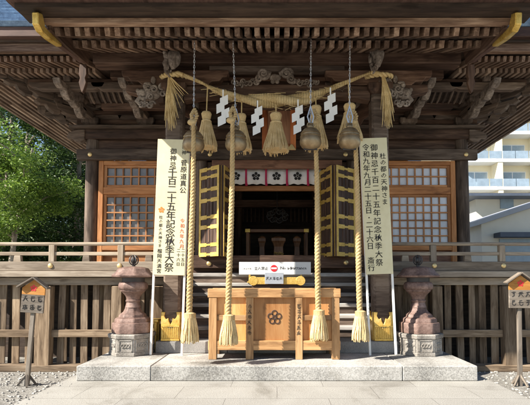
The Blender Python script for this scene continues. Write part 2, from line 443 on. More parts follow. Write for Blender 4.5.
# ------------------------------------------------------------------ ground and platform
m = MB(); m.box(-150, 150, -30, 270, -.5, -.2)
struct(obj("gravel_ground", m, M['gravel']))
def paving_material():
    mt, N, L, b = nodes_of("granite_path_slabs")
    tc = N.new("ShaderNodeTexCoord")
    br = N.new("ShaderNodeTexBrick"); br.inputs["Scale"].default_value = 1.0
    br.inputs["Mortar Size"].default_value = .0035; br.inputs["Brick Width"].default_value = 1.35; br.inputs["Row Height"].default_value = .62
    br.inputs["Color1"].default_value = (.31, .30, .28, 1); br.inputs["Color2"].default_value = (.36, .35, .325, 1)
    br.inputs["Mortar"].default_value = (.13, .12, .11, 1)
    L.new(tc.outputs["Object"], br.inputs["Vector"])
    n = N.new("ShaderNodeTexNoise"); n.inputs["Scale"].default_value = 70; n.inputs["Detail"].default_value = 5
    L.new(tc.outputs["Object"], n.inputs["Vector"])
    r = ramp(N, [(.3, (.62, .62, .62)), (.7, (1.2, 1.19, 1.17))]); L.new(n.outputs[0], r.inputs[0])
    mx = N.new("ShaderNodeMix"); mx.data_type = 'RGBA'; mx.blend_type = 'MULTIPLY'; mx.inputs[0].default_value = 1
    L.new(br.outputs[0], mx.inputs[6]); L.new(r.outputs[0], mx.inputs[7]); L.new(mx.outputs[2], b.inputs["Base Color"])
    n5 = N.new("ShaderNodeTexNoise"); n5.inputs["Scale"].default_value = .9; n5.inputs["Detail"].default_value = 8; n5.inputs["Roughness"].default_value = .68; n5.inputs["Distortion"].default_value = .7
    L.new(tc.outputs["Object"], n5.inputs["Vector"])
    r5 = ramp(N, [(.33, (.60, .58, .54)), (.47, (.93, .92, .90)), (.7, (1.08, 1.08, 1.07))]); L.new(n5.outputs[0], r5.inputs[0])
    m5 = N.new("ShaderNodeMix"); m5.data_type = 'RGBA'; m5.blend_type = 'MULTIPLY'; m5.inputs[0].default_value = 1
    L.new(mx.outputs[2], m5.inputs[6]); L.new(r5.outputs[0], m5.inputs[7]); L.new(m5.outputs[2], b.inputs["Base Color"])
    b.inputs["Roughness"].default_value = .85
    bp = N.new("ShaderNodeBump"); bp.inputs["Strength"].default_value = .25; bp.inputs["Distance"].default_value = .01
    L.new(n.outputs[0], bp.inputs["Height"]); L.new(bp.outputs[0], b.inputs["Normal"])
    return mt
m = MB(); m.box(-3.3, 3.3, -8, 8.3, -.3, 0)
struct(obj("stone_path", m, paving_material(), bevel=.01))
m = MB()
for k in range(1500):
    s = random.choice((-1, 1)); x = s * random.uniform(3.33, 6.5); y = random.uniform(5.6, 8.6); r = random.uniform(.012, .03)
    m.ball((x, y, -.2 + r * .3), r, 6, (1, random.uniform(.7, 1.2), .6))
for k in range(45):
    x = random.choice((-1, 1)) * (3.3 - abs(random.gauss(0, .12))); y = random.uniform(5.0, 8.2); r = random.uniform(.007, .016)
    if abs(x) > 3.11 or y < 6.65: m.ball((x, y, r * .4), r, 6, (1, 1, .6))
o = obj("loose_gravel", m, M['pebble'], smooth=True, stuff=True)

plat = thing("stone_platform", "low wide granite platform of three long blocks under the offering box", "platform", (0, 7.5, 0))
for x0, x1 in ((-3.09, -1.945), (-1.938, 1.932), (1.939, 3.09)):
    obj("stone_block", bx(x0, x1, 6.7, 8.38, .001, .23), M['granite'], plat, bevel=.012)
st2 = thing("pillar_base_step", "darker narrow stone step carrying the porch pillars behind the offering box", "stone step", (0, 8.1, .23))
for x0, x1 in ((-2.2, -.9), (-.894, .9), (.906, 2.2)):
    obj("stone_block", bx(x0, x1, 7.85, 8.4, .231, .44), M['darkstone'], st2, bevel=.01)

# ------------------------------------------------------------------ shrine hall: body
HALL = thing("shrine_hall", "dark timber shrine hall with deep bracketed eaves and an open lattice door front", "shrine", (0, 10, 0))
def H(name, mb, mat, **k): return obj(name, mb, M[mat], HALL, **k)
FL = 1.71
for s in (-1, 1):
    m = MB()
    n = 12
    for k in range(n):                       # floor planks run front to back
        xa = 2.05 + (7.2 - 2.05) * k / n; xb = 2.05 + (7.2 - 2.05) * (k + 1) / n - .006
        m.box(min(s * xa, s * xb), max(s * xa, s * xb), 8.34, 9.98, FL - .07, FL)
    H("veranda_floor", m, 'rail')
    H("veranda_edge", bx(min(s * 2.05, s * 7.2), max(s * 2.05, s * 7.2), 8.26, 8.337, FL - .10, FL + .012), 'rail', bevel=.008)
    H("veranda_beam", bx(min(s * 2.05, s * 7.2), max(s * 2.05, s * 7.2), 8.42, 8.56, az(285, 8.42), FL - .11), 'rail', bevel=.008)
    H("stair_side_wall", bx(min(s * 2.02, s * 2.1), max(s * 2.02, s * 2.1), 8.6, 9.95, -.2, FL - .08), 'hall')
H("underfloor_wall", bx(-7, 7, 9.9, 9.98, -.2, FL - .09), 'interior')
m = MB(); m.box(-2.0, 2.0, 9.6, 9.98, FL - .07, FL)
H("landing", m, 'step')
for k in range(6):
    zt = .44 + .21 * (k + 1); yf = 8.41 + .235 * k
    t = bx(-1.98, 1.98, yf, yf + .29, zt - .075, zt)
    H("stair_tread", t, 'step', bevel=.01)
    H("stair_riser", bx(-1.96, 1.96, yf + .035, yf + .075, zt - .21, zt - .077), 'hall_grey')

# pillars of the wall plane
ZB = 4.98
for s in (-1, 1):
    for X, rr in ((4.34, .155), (1.78, .15)):
        m = MB(); m.tube([(s * X, 10.0, FL - .05), (s * X, 10.0, 3.4), (s * X, 10.0, ZB)], [rr, rr, rr * .96], 24)
        H("hall_pillar", m, 'hall_grey', smooth=True)
# nageshi tie rail with brass studs
zn0, zn1 = az(160, 9.8), az(149.5, 9.8)
o = H("tie_rail", bx(-4.62, 4.62, 9.76, 9.87, zn0, zn1), 'hall_grey', bevel=.008)
for px in (90, 210, 345.5, 466):
    m = MB(); X, Z = at(px, 154.5, 9.76); m.ball((X, 9.755, Z), .052, 14, (1, .5, 1))
    m.lathe([(.068, -.0), (.066, .0)], (0, 0, 0), 14) if False else None
    obj("stud", m, M['stud'], o, smooth=True)
zk0, zk1 = az(139, 9.85), az(129.5, 9.85)
# wall boards above the tie rail
for s in (-1, 1):
    H("upper_wall_board", bx(min(s * 1.8, s * 4.3), max(s * 1.8, s * 4.3), 9.97, 10.03, zn1, zk0), 'hall')
H("upper_wall_board", bx(-1.75, 1.75, 10.0, 10.05, zn1 - .1, zk0), 'hall')
H("head_tie_beam", bx(-4.75, 4.75, 9.83, 10.0, zk0, zk1), 'hall', bevel=.012)
H("head_tie_plate", bx(-4.8, 4.8, 9.72, 9.98, zk1 + .002, zk1 + .07), 'hall_grey', bevel=.01)
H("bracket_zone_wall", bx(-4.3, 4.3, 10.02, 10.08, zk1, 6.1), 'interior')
for zz in (5.2, 5.42, 5.66):
    H("wall_purlin", bx(-4.7, 4.7, 9.9, 10.0, zz, zz + .11), 'hall', bevel=.01)
# carved nosing at the tie beam ends
for s in (-1, 1):
    prof = [(0, 0), (.10, -.06), (.2, -.05), (.28, .02), (.36, .0), (.42, .07), (.38, .16), (.28, .2), (.14, .24), (0, .24)]
    m = MB(); m.prism([(s * (4.46 + u), zk0 - .03 + v) for u, v in prof], 'y', 9.8, 9.96)
    H("beam_nosing", m, 'hall_grey', bevel=.012)

# window bays
def lattice_window(s):
    x0, x1 = 1.93, 4.14
    a, b = (s * x0, s * x1) if s > 0 else (s * x1, s * x0)
    zt, zm1, zm0, zb = zn0, az(187.5, 9.9), az(194.5, 9.9), az(246, 9.9)
    fr = MB()
    fr.box(a, a + .11, 9.86, 9.96, FL, zt); fr.box(b - .11, b, 9.86, 9.96, FL, zt)
    fr.box(a + .112, b - .112, 9.865, 9.955, zt - .10, zt)
    fr.box(a + .112, b - .112, 9.87, 9.95, zm0, zm1)
    fr.box(a + .112, b - .112, 9.862, 9.955, zb - .10, zb)
    f = obj("lattice_window", fr, M['cedar'], HALL, bevel=.006)
    ia, ib = a + .112, b - .112
    sash = MB(); lat = MB()
    for z0, z1, rows in ((zm1, zt - .10, 2), (zb, zm0, 6)):
        e = .07
        sash.box(ia + .002, ia + e, 9.895, 9.94, z0 + .002, z1 - .002); sash.box(ib - e, ib - .002, 9.895, 9.94, z0 + .002, z1 - .002)
        sash.box(ia + e, ib - e, 9.897, 9.938, z0 + .002, z0 + e - .01); sash.box(ia + e, ib - e, 9.897, 9.938, z1 - e + .01, z1 - .002)
        xa, xb, za, zc = ia + e, ib - e, z0 + e - .01, z1 - e + .01
        nx = 10
        for k in range(1, nx):
            x = xa + (xb - xa) * k / nx; lat.box(x - .014, x + .014, 9.905, 9.93, za, zc)
        for k in range(1, rows):
            z = za + (zc - za) * k / rows; lat.box(xa, xb, 9.902, 9.927, z - .014, z + .014)
    obj("sash", sash, M['cedar'], f, bevel=.004)
    obj("lattice", lat, M['cedar'], f)
    obj("pane", bx(ia, ib, 9.945, 9.952, zb, zt - .1), M['glassdark' if s < 0 else 'glass_sky_tone'], f)  # right panes carry a painted sky reflection
    H("dado_board", bx(ia - .1, ib + .1, 9.96, 10.0, FL, zb), 'lintel' if s > 0 else 'cedar')
lattice_window(-1); lattice_window(1)
for s in (-1, 1):                              # plain wall beside the door, behind the open leaves
    H("door_side_wall", bx(min(s * 1.12, s * 1.7), max(s * 1.12, s * 1.7), 9.98, 10.04, FL, zn0), 'hall')
    H("door_jamb", bx(min(s * 1.03, s * 1.13), max(s * 1.03, s * 1.13), 9.9, 10.06, 2.0, zn0), 'hall', bevel=.006)
# door head: lintel, orange lower rail, threshold
H("door_lintel", bx(-1.5, 1.5, 9.78, 9.9, az(168.5, 9.8), zn0 - .004), 'lintel', bevel=.008)
H("door_head_rail", bx(-1.03, 1.03, 10.02, 10.1, az(190.5, 10), az(185.5, 10)), 'cedar', bevel=.006)
zt1 = az(255.5, 9.7)
th = H("threshold_beam", bx(-1.95, 1.95, 9.62, 9.8, az(268, 9.62), zt1), 'hall', bevel=.01)
for px, py in ((209, 263.5), (346, 262.5)):
    X, Z = at(px, py, 9.62); m = MB(); m.ball((X, 9.615, Z), .055, 14, (1, .5, 1)); obj("stud", m, M['stud'], th, smooth=True)
# interior
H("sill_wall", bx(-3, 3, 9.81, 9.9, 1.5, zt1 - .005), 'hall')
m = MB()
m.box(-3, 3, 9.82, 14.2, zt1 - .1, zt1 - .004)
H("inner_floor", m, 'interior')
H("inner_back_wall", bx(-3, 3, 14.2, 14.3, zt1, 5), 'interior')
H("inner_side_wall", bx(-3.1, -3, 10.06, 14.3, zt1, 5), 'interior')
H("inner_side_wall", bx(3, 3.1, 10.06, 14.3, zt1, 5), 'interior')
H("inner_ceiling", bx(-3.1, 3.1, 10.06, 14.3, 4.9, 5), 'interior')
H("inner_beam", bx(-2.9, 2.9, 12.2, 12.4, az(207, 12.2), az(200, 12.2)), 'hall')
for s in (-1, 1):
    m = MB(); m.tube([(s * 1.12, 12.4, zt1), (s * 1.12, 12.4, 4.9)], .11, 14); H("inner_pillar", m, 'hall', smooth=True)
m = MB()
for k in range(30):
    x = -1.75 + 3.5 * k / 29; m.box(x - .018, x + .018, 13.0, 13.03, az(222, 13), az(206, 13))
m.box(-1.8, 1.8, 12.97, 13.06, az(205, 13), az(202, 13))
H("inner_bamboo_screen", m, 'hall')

# hanging banner of white panels with plum crests
ban = thing("crest_curtain", "narrow white curtain with black plum crests and crimson cords above the shrine doorway", "curtain", (0, 9.95, az(184, 9.95)))
m = MB()
z0, z1 = az(184.2, 9.95), az(169, 9.95)
x0, x1 = ax(226, 9.95), ax(328, 9.95)
nx = 60; vs = []; fs = []
for i in range(nx + 1):
    x = x0 + (x1 - x0) * i / nx
    for z in (z0 + .012 * math.sin(i * 1.3), (z0 + z1) / 2, z1):
        vs.append((x, 9.95 + .012 * math.sin(i * .9), z))
for i in range(nx):
    for j in range(2): a = i * 3 + j; fs.append((a, a + 3, a + 4, a + 1))
m.add(vs, fs)
o = obj("cloth", m, M['hangings'], ban, smooth=True); sm = o.modifiers.new("solid", 'SOLIDIFY'); sm.thickness = .006
def plum(m, c, r, y, ring=False):
    for k in range(5):
        a = math.pi / 2 + 2 * math.pi * k / 5
        cx, cz = c[0] + math.cos(a) * r * .62, c[1] + math.sin(a) * r * .62
        n = 14
        m.add([(cx + math.cos(t) * r * .34, y, cz + math.sin(t) * r * .34) for t in [2 * math.pi * q / n for q in range(n)]], [tuple(range(n))])
    n = 12
    m.add([(c[0] + math.cos(t) * r * .2, y, c[1] + math.sin(t) * r * .2) for t in [2 * math.pi * q / n for q in range(n)]], [tuple(range(n))])
for px in (236, 256, 276.5, 297.5, 318):
    m = MB(); plum(m, at(px, 176.3, 9.93), .105, 9.926); obj("plum_crest", m, M['ink'], ban)
for px in (246, 266, 287, 308):
    m = MB(); X = ax(px, 9.92); m.tube([(X, 9.92, z1), (X, 9.922, z0 + .05), (X + .01, 9.92, z0 - .04)], [.022, .024, .03], 8)
    obj("cord", m, M['crimson'], ban, smooth=True)

# doors: each side a pair of hinged leaves folded outwards, dark wood with gilt straps
def leaf(p0, p1, z0, z1, name="door"):
    p0, p1 = Vector((*p0, 0)), Vector((*p1, 0))
    d = (p1 - p0); L = d.length; d.normalize(); nrm = Vector((d.y, -d.x, 0))
    if nrm.y > 0: nrm = -nrm
    mid = (p0 + p1) / 2
    m = MB(); zc = (z0 + z1) / 2
    o3 = Vector([random.uniform(-9, 9) for _ in range(3)])
    m.bar(mid + Vector((0, 0, z0)), mid + Vector((0, 0, z1)), .05, L, up=tuple(d))
    door = obj(name, m, M['door'], HALL, bevel=.004)
    g = MB()
    def strap(u0, u1, f0, f1, out=.032):
        za, zb = z0 + (z1 - z0) * f0, z0 + (z1 - z0) * f1
        a = p0 + d * (L * u0); b = p0 + d * (L * u1)
        for sgn in (1, -1):
            c = (a + b) / 2 + nrm * sgn * out
            g.bar(c + Vector((0, 0, za)), c + Vector((0, 0, zb)), .012, (b - a).length, up=tuple(d))
    strap(0, .085, 0, 1); strap(.915, 1, 0, 1)
    for f0, f1 in ((0, .045), (.11, .15), (.305, .35), (.415, .46), (.605, .65), (.725, .77), (.87, .91), (.955, 1)):
        strap(.086, .40, f0, f1, .0335); strap(.60, .914, f0, f1, .0335); strap(.401, .599, f0 + .25 * (f1 - f0), f1 - .25 * (f1 - f0), .0335)
    obj("gilt_strap", g, M['goldpaint'], door)
    for f0, f1 in ((.16, .30), (.465, .60), (.78, .87)):
        c = MB()
        za, zb = z0 + (z1 - z0) * f0, z0 + (z1 - z0) * f1
        for u in (.32, .5, .68):
            q = p0 + d * (L * u) + nrm * .030
            c.bar(q + Vector((0, 0, za)), q + Vector((0, 0, zb)), .012, .05 * L, up=tuple(d))
        obj("panel_rib", c, M['hall'], door)
for s in (-1, 1):
    hx, sx, ex = (ax(232, 9.85), ax(220.5, 9.25), ax(200.5, 9.66)) if s < 0 else (ax(321, 9.85), ax(335, 9.25), ax(354, 9.66))
    za, zb = az(256, 9.25), az(165, 9.25)
    leaf((hx, 9.86), (sx - s * .04, 9.27), za, zb)
    leaf((sx + s * .012, 9.25), (ex, 9.66), za, zb)

# ------------------------------------------------------------------ main roof and eaves
def zj(x, y): return 5.72 + .12 * min(max(0, y - 8.45), max(0, 6.55 - abs(x)) + .0)
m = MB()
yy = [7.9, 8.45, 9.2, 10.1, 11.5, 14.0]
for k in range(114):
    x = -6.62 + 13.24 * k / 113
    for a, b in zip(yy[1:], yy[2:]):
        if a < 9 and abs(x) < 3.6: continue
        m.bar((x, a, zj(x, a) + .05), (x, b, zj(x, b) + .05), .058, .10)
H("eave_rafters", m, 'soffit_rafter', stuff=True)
m = MB()
for k in range(114):
    x = -6.62 + 13.24 * k / 113
    if abs(x) < 3.62: continue
    m.bar((x, 7.86, az(60, 7.9)), (x, 8.75, zj(x, 8.75) + .19), .058, .10)
H("outer_eave_rafters", m, 'rafter', stuff=True)
m = MB()
nx = 26
for zo, ya, yb, name in ((.105, 8.42, 14.0, 'a'),):
    cols = [-6.7 + 13.4 * i / nx for i in range(nx + 1)]; rows = [8.42, 9, 9.6, 10.2, 11, 12, 14]
    vs = [(x, y, zj(x, y) + zo) for x in cols for y in rows]
    g = [(y, x * 1.0, 0) for x in cols for y in rows]
    n = len(rows)
    m.add(vs, [(i * n + j, i * n + j + 1, (i + 1) * n + j + 1, (i + 1) * n + j) for i in range(nx) for j in range(n - 1)], g)
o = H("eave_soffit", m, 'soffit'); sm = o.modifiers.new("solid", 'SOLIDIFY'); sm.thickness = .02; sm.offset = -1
for s in (-1, 1): H("eave_batten", bx(min(s * 3.55, s * 6.72), max(s * 3.55, s * 6.72), 8.40, 8.5, 5.825, 5.87), 'rafter', bevel=.005)
zf = az(52, 7.75)
for s in (-1, 1): H("eave_board", bx(min(s * 3.6, s * 6.8), max(s * 3.6, s * 6.8), 7.74, 7.84, zf, zf + .16), 'rafter', bevel=.008)
H("eave_underlayer", bx(-6.85, 6.85, 7.70, 8.6, zf + .163, zf + .23), 'interior')
H("eave_fascia", bx(-6.95, 6.95, 7.60, 7.72, az(36.5, 7.6), az(26.5, 7.6)), 'fascia', bevel=.01)
ze = az(26.5, 7.6)
m = MB()
poly = [(7.58, ze)]
y, z = 7.56, ze
for k in range(34):
    poly += [(y - .035, z + .065), (y + .06, z + .125)]
    y += .2; z += .2 * (.78 + .006 * k) + .0
    poly += [(y - .0, z + .0)]
poly += [(y + .3, ze + .2), (8.0, ze)]
m.prism(poly, 'x', -6.97, 6.97)
H("copper_roof", m, 'copper')
H("roof_ceiling_fill", bx(-6.6, 6.6, 8.8, 14.0, 6.45, 6.6), 'interior')
m = MB()
for s in (-1, 1): m.box(min(s * 6.62, s * 6.75), max(s * 6.62, s * 6.75), 7.85, 14, 5.84, 5.98)
H("side_eave_board", m, 'rafter', bevel=.008)

# purlins and coved ribs under the eave
H("outer_purlin", bx(-5.2, 5.2, 8.75, 8.9, 5.60, 5.735), 'hall', bevel=.012)
H("bracket_purlin", bx(-3.85, 3.85, 9.22, 9.36, 5.29, 5.43), 'hall', bevel=.012)
for s in (-1, 1):
    m = MB()
    for k in range(15):
        x = s * (2.25 + 1.75 * k / 14)
        m.tube([(x, 9.24, 5.42), (x, 9.12, 5.46), (x, 8.98, 5.55), (x, 8.9, 5.66)], .028, 6)
    H("coved_ribs", m, 'hall_grey', smooth=True)
    vs = []
    xa, xb = s * 2.1, s * 4.1
    m = MB(); m.add([(xa, 9.27, 5.44), (xb, 9.27, 5.44), (xb, 9.0, 5.6), (xa, 9.0, 5.6)], [(0, 1, 2, 3)], [(0, 0, 0), (2, 0, 0), (2, .3, 0), (0, .3, 0)])
    o = H("cove_board", m, 'interior'); sm = o.modifiers.new("solid", 'SOLIDIFY'); sm.thickness = .02

# bracket sets
def rot_add(dst, src, ang, c):
    cs, sn = math.cos(ang), math.sin(ang)
    dst.add([(c[0] + v.x * cs - v.y * sn, c[1] + v.x * sn + v.y * cs, c[2] + v.z) for v in src.v], src.f, src.g)
def arm_mb(a, b, h=.15, w=.13, nose=True):
    m = MB()
    m.prism([(a, h * .75), (a + .04, h * .3), (a + .13, .03), (a + .2, 0), (b - .2, 0), (b - .13, .03), (b - .04, h * .3), (b, h * .75), (b, h), (a, h)], 'y', -w / 2, w / 2)
    return m
def masu(m, c, s=.2, h=.15, ang=0):
    q = math.sqrt(.5)
    m.lathe([(s * .62 * q, 0), (s * .98 * q, h * .42), (s * q, h * .45), (s * q, h)], c, 4, rot=math.pi / 4 + ang)
def nose_mb(L=.55, h=.26, w=.13):
    m = MB()
    pr = [(0, 0), (.12, -.02), (.22, .03), (.27, .10), (.36, .08), (.46, .12), (L, .2), (L - .02, h), (.3, h), (0, h)]
    m.prism(pr, 'y', -w / 2, w / 2); return m
def bracket(x, y, z, diag=0):
    def grow(mb):
        for i, v in enumerate(mb.v): mb.v[i] = Vector((x + (v.x - x) * 1.12, y + (v.y - y) * 1.22, z + (v.z - z) * 1.18))
        return mb
    b = MB(); masu(b, (x, y, z), .36, .17)
    root = H("bracket_block", grow(b), 'hall_grey', bevel=.01)
    for ang, L in ((0, .62), (math.pi / 2, .62)):
        a = MB(); rot_add(a, arm_mb(-L, L), ang, (x, y, z + .13)); obj("bracket_arm", grow(a), M['hall_grey'], root, bevel=.012)
    def blk(c, s_, h_, an=0):
        k = MB(); masu(k, c, s_, h_, an); obj("bearing_block", grow(k), M['hall_grey'], root, bevel=.008)
    for dx, dy in ((-.52, 0), (.52, 0), (0, -.52)): blk((x + dx, y + dy, z + .285), .19, .14)
    a = MB(); rot_add(a, arm_mb(-1.12, .3), math.pi / 2, (x, y, z + .40)); rot_add(a, arm_mb(-.75, .75), 0, (x, y - .52, z + .40))
    obj("bracket_arm", grow(a), M['hall_grey'], root, bevel=.012)
    for dx, dy in ((-.65, -.52), (.65, -.52), (0, -1.03)): blk((x + dx, y + dy, z + .555), .18, .13)
    a = MB(); rot_add(a, arm_mb(-.7, .7, .13), 0, (x, y - 1.03, z + .2 + .1)); obj("bracket_arm", grow(a), M['hall_grey'], root, bevel=.012)
    a = MB(); rot_add(a, nose_mb(.5, .2), -math.pi / 2, (x, y - .95, z + .14)); rot_add(a, nose_mb(.5, .2), -math.pi / 2, (x, y - .45, z + .02))
    obj("carved_nose", grow(a), M['carving'], root, bevel=.015)
    if diag:
        ang = -math.pi / 4 if diag > 0 else -3 * math.pi / 4
        for L, zz in ((.75, .13), (1.25, .32), (1.65, .50)):
            a = MB(); rot_add(a, arm_mb(-.2, L, .17, .14), ang, (x, y, z + zz)); rot_add(a, nose_mb(.38, .17, .12), ang, (x + math.cos(ang) * (L - .1), y + math.sin(ang) * (L - .1), z + zz - .02))
            obj("corner_arm", grow(a), M['hall_grey'], root, bevel=.014)
        for L, zz in ((.7, .285), (1.2, .47)): blk((x + math.cos(ang) * L, y + math.sin(ang) * L, z + zz), .2, .15, ang)
        for dd in (.55, 1.05):
            blk((x + diag * dd, y, z + .285), .19, .14); blk((x + diag * dd, y - .5, z + .50), .19, .14)
        a = MB(); rot_add(a, arm_mb(-.3, 1.2), 0 if diag > 0 else math.pi, (x, y, z + .40)); rot_add(a, nose_mb(.5, .2), 0 if diag > 0 else math.pi, (x + diag * .55, y, z + .13))
        rot_add(a, nose_mb(.5, .2), 0 if diag > 0 else math.pi, (x + diag * .7, y - .52, z + .38))
        obj("bracket_arm", grow(a), M['hall_grey'], root, bevel=.012)
for s in (-1, 1):
    bracket(s * 4.34, 10.0, zk1 + .07, diag=s)
    bracket(s * 1.78, 10.0, zk1 + .07)
    bracket(s * 3.06, 10.0, zk1 + .07)

# ------------------------------------------------------------------ porch (kohai)
PX, PY = 1.945, 8.1
for s in (-1, 1):
    m = MB()
    c = .158; e = .04
    oct_ = [(c, -c + e), (c, c - e), (c - e, c), (-c + e, c), (-c, c - e), (-c, -c + e), (-c + e, -c), (c - e, -c)]
    m.prism([(s * PX + u, PY + v) for u, v in oct_], 'z', .44, 5.06)
    p = H("porch_pillar", m, 'hall_grey')
    # gilt shoe: plate with a stepped, cusped top edge and ribs
    sh = MB()
    w, zt = .172, az(312, 7.9)
    zb = .442; hgt = zt - zb
    cusp = [(-w, zb), (w, zb), (w, zt), (w - .07, zt), (w - .055, zt - .07), (w - .08, zt - .12), (w - .105, zt - .13), (w - .13, zt - .11), (.03, zt - .17), (0, zt - .23), (-.03, zt - .17), (-w + .13, zt - .11), (-w + .105, zt - .13), (-w + .08, zt - .12), (-w + .055, zt - .07), (-w + .07, zt), (-w, zt)]
    sh.prism([(s * PX + u, v) for u, v in cusp], 'y', PY - .2, PY - .16)
    sh.prism([(s * PX + u, v) for u, v in cusp], 'y', PY + .16, PY + .2)
    cq = [(PY + u, v) for u, v in cusp]
    sh.prism([(a * .86 + PY * .14, b) for a, b in cq], 'x', s * PX - .19, s * PX - .16)
    sh.prism([(a * .86 + PY * .14, b) for a, b in cq], 'x', s * PX + .16, s * PX + .19)
    shoe = obj("gilt_shoe", sh, M['goldpaint'], p, bevel=.006)
    rb = MB()
    for k in range(8):
        x = s * PX - .13 + .26 * k / 7; rb.box(x - .009, x + .009, PY - .216, PY - .199, zb + .05, zb + hgt * .47)
    for k in (0, 1): rb.box(s * PX - .165, s * PX + .165, PY - .221, PY - .1995, zb + (.008 if k == 0 else hgt * .49), zb + (.04 if k == 0 else hgt * .49 + .025))
    obj("rib", rb, M['gold'], shoe)
    hm = MB(); hm.prism([(s * PX + math.cos(t) * .05, zt - .27 + math.sin(t) * .03) for t in [2 * math.pi * q / 10 for q in range(10)]], 'y', PY - .212, PY - .199)
    obj("boss", hm, M['lantern_dark'], shoe)
    # pillar head: cap block, nosing, carved heads
    b = MB(); masu(b, (s * PX, PY, 5.06), .46, .2)
    cap = H("pillar_cap_block", b, 'hall', bevel=.012)
    a = MB()
    pr = [(-1.02, .24), (-1.0, .16), (-.9, .15), (-.85, .08), (-.7, .07), (-.62, 0), (.62, 0), (.7, .07), (.85, .08), (.9, .15), (1.0, .16), (1.02, .24), (1.02, .29), (-1.02, .29)]
    a.prism([(s * PX + u, 5.26 + v) for u, v in pr], 'y', PY - .1, PY + .1)
    H("boat_arm", a, 'hall', bevel=.014)
    a = MB(); rot_add(a, nose_mb(.75, .34, .17), 0 if s > 0 else math.pi, (s * (PX + .2), PY, 4.94)); H("beam_nosing", a, 'hall', bevel=.02)
# rainbow beam between the porch pillars
def rainbow(z0, z1, y0, y1, xa, xb, rise, name, mat):
    n = 20; lo = []; hi = []
    for i in range(n + 1):
        t = i / n; x = xa + (xb - xa) * t; q = 1 - (2 * t - 1) ** 2
        e = .05 * max(0, 1 - min(t, 1 - t) * 9)
        lo.append((x, z0 + rise * q - e)); hi.append((x, z1 + rise * q * .8))
    m = MB(); m.prism(lo + hi[::-1], 'y', y0, y1); return H(name, m, mat, bevel=.014)
zr0, zr1 = az(98, 8.0), az(86.5, 8.0)
rb = rainbow(zr0, zr1, PY - .11, PY + .11, -PX + .17, PX - .17, .05, "rainbow_beam", 'hall')
for s in (-1, 1):                              # carved swirl grooves on the beam face, as raised scrolls
    m = MB()
    for t0, rr in ((1.25, .06), (.95, .045)):
        pts = [(s * (t0 + .12 - i * .012) + math.cos(i * .45) * rr * (1 - i / 22) * s, PY - .118, (zr0 + zr1) / 2 + .03 + math.sin(i * .45) * rr * (1 - i / 22)) for i in range(20)]
        m.tube(pts, .009, 5)
    obj("carved_scroll", m, M['hall_grey'], rb, smooth=True)
zq0, zq1 = az(63, 7.95), az(48.5, 7.95)
H("porch_purlin", bx(-3.5, 3.5, PY - .15, PY + .15, zq0, zq1), 'hall', bevel=.012)
H("purlin_support", bx(-1.3, 1.3, PY - .06, PY + .08, zq0 - .12, zq0 - .003), 'hall_grey', bevel=.01)
H("rear_porch_beam", bx(-3.4, 3.4, PY + .45, PY + .6, az(78, PY + .45), az(67, PY + .45)), 'hall', bevel=.012)
# curved tie beams back to the hall
for s in (-1, 1):
    m = MB(); m.tube([(s * PX, PY + .15, 4.95), (s * (PX - .05), 8.7, 5.1), (s * (PX - .13), 9.3, 5.2), (s * 1.78, 9.95, 5.1)], [.13, .15, .15, .12], 12)
    H("shrimp_tie_beam", m, 'hall', smooth=True)

# carvings
def curl(m, c, r, turns, tr, s=1, y=0, start=0):
    n = int(14 * turns)
    pts = []; rs = []
    for i in range(n + 1):
        t = i / n; a = start + s * 2 * math.pi * turns * t; q = r * (1 - .85 * t)
        pts.append((c[0] + math.cos(a) * q, c[1] - .03 * t, c[2] + math.sin(a) * q)); rs.append(tr * (1 - .5 * t))
    m.tube(pts, rs, 7)
def lion(c, s):
    """carved guardian head looking outwards: snout, brow, ears and a curled mane"""
    m = MB(); x, y, z = c
    m.ball((x, y, z), .17, 14, (1.1, .8, 1))
    m.ball((x + s * .17, y - .04, z - .03), .10, 12, (1.2, .9, .8))
    m.ball((x + s * .14, y - .05, z - .14), .08, 10, (1.3, .8, .55))
    m.ball((x + s * .1, y - .13, z + .07), .045, 10); m.ball((x + s * .26, y - .07, z + .01), .04, 8)
    m.ball((x + s * .06, y - .13, z + .12), .05, 8, (1.5, .7, .6))
    m.ball((x - s * .04, y - .1, z + .2), .06, 8, (.8, .6, 1.3))
    for k in range(9):
        a = random.uniform(0, 6.28); rr = random.uniform(.06, .2)
        curl(m, (x - s * .13 + math.cos(a) * rr, y - .12 + random.uniform(-.03, .05), z - .02 + math.sin(a) * rr), .075, 1.4, .026, s=random.choice((-1, 1)), start=a)
    m.tube([(x + s * .2, y - .05, z - .1), (x + s * .27, y - .06, z - .19), (x + s * .2, y - .06, z - .27)], [.05, .05, .03], 8)
    for k in range(5):
        curl(m, (x - s * .02 + k * s * .05, y - .08, z - .25 - .03 * (k % 2)), .06, 1.2, .024, s=(-1) ** k, start=k)
    return m
for s in (-1, 1):
    X, Z = (at(152.5, 93, 8.05) if s < 0 else at(396, 92, 8.05))
    H("carved_lion_nosing", lion((X, 8.05, Z), s), 'carving', smooth=True, ang=60)
    m = lion((0, 0, 0), s); X, Z = (at(174, 58, 7.78) if s < 0 else at(377, 55, 7.78))
    b = MB()
    for v, g in zip(m.v, m.g): b.v.append(Vector((X + v.y * .9 + v.x * .25, 7.82 - abs(v.x) * .8, Z + v.z * 1.05))); b.g.append(g)
    b.f = m.f; b.m = m.m
    b.tube([(X, 7.7, Z + .05), (X, 7.6, Z - .05), (X - s * .01, 7.6, Z - .2), (X - s * .02, 7.66, Z - .27)], [.08, .075, .06, .04], 9)
    H("carved_beast_nosing", b, 'carving', smooth=True, ang=60)
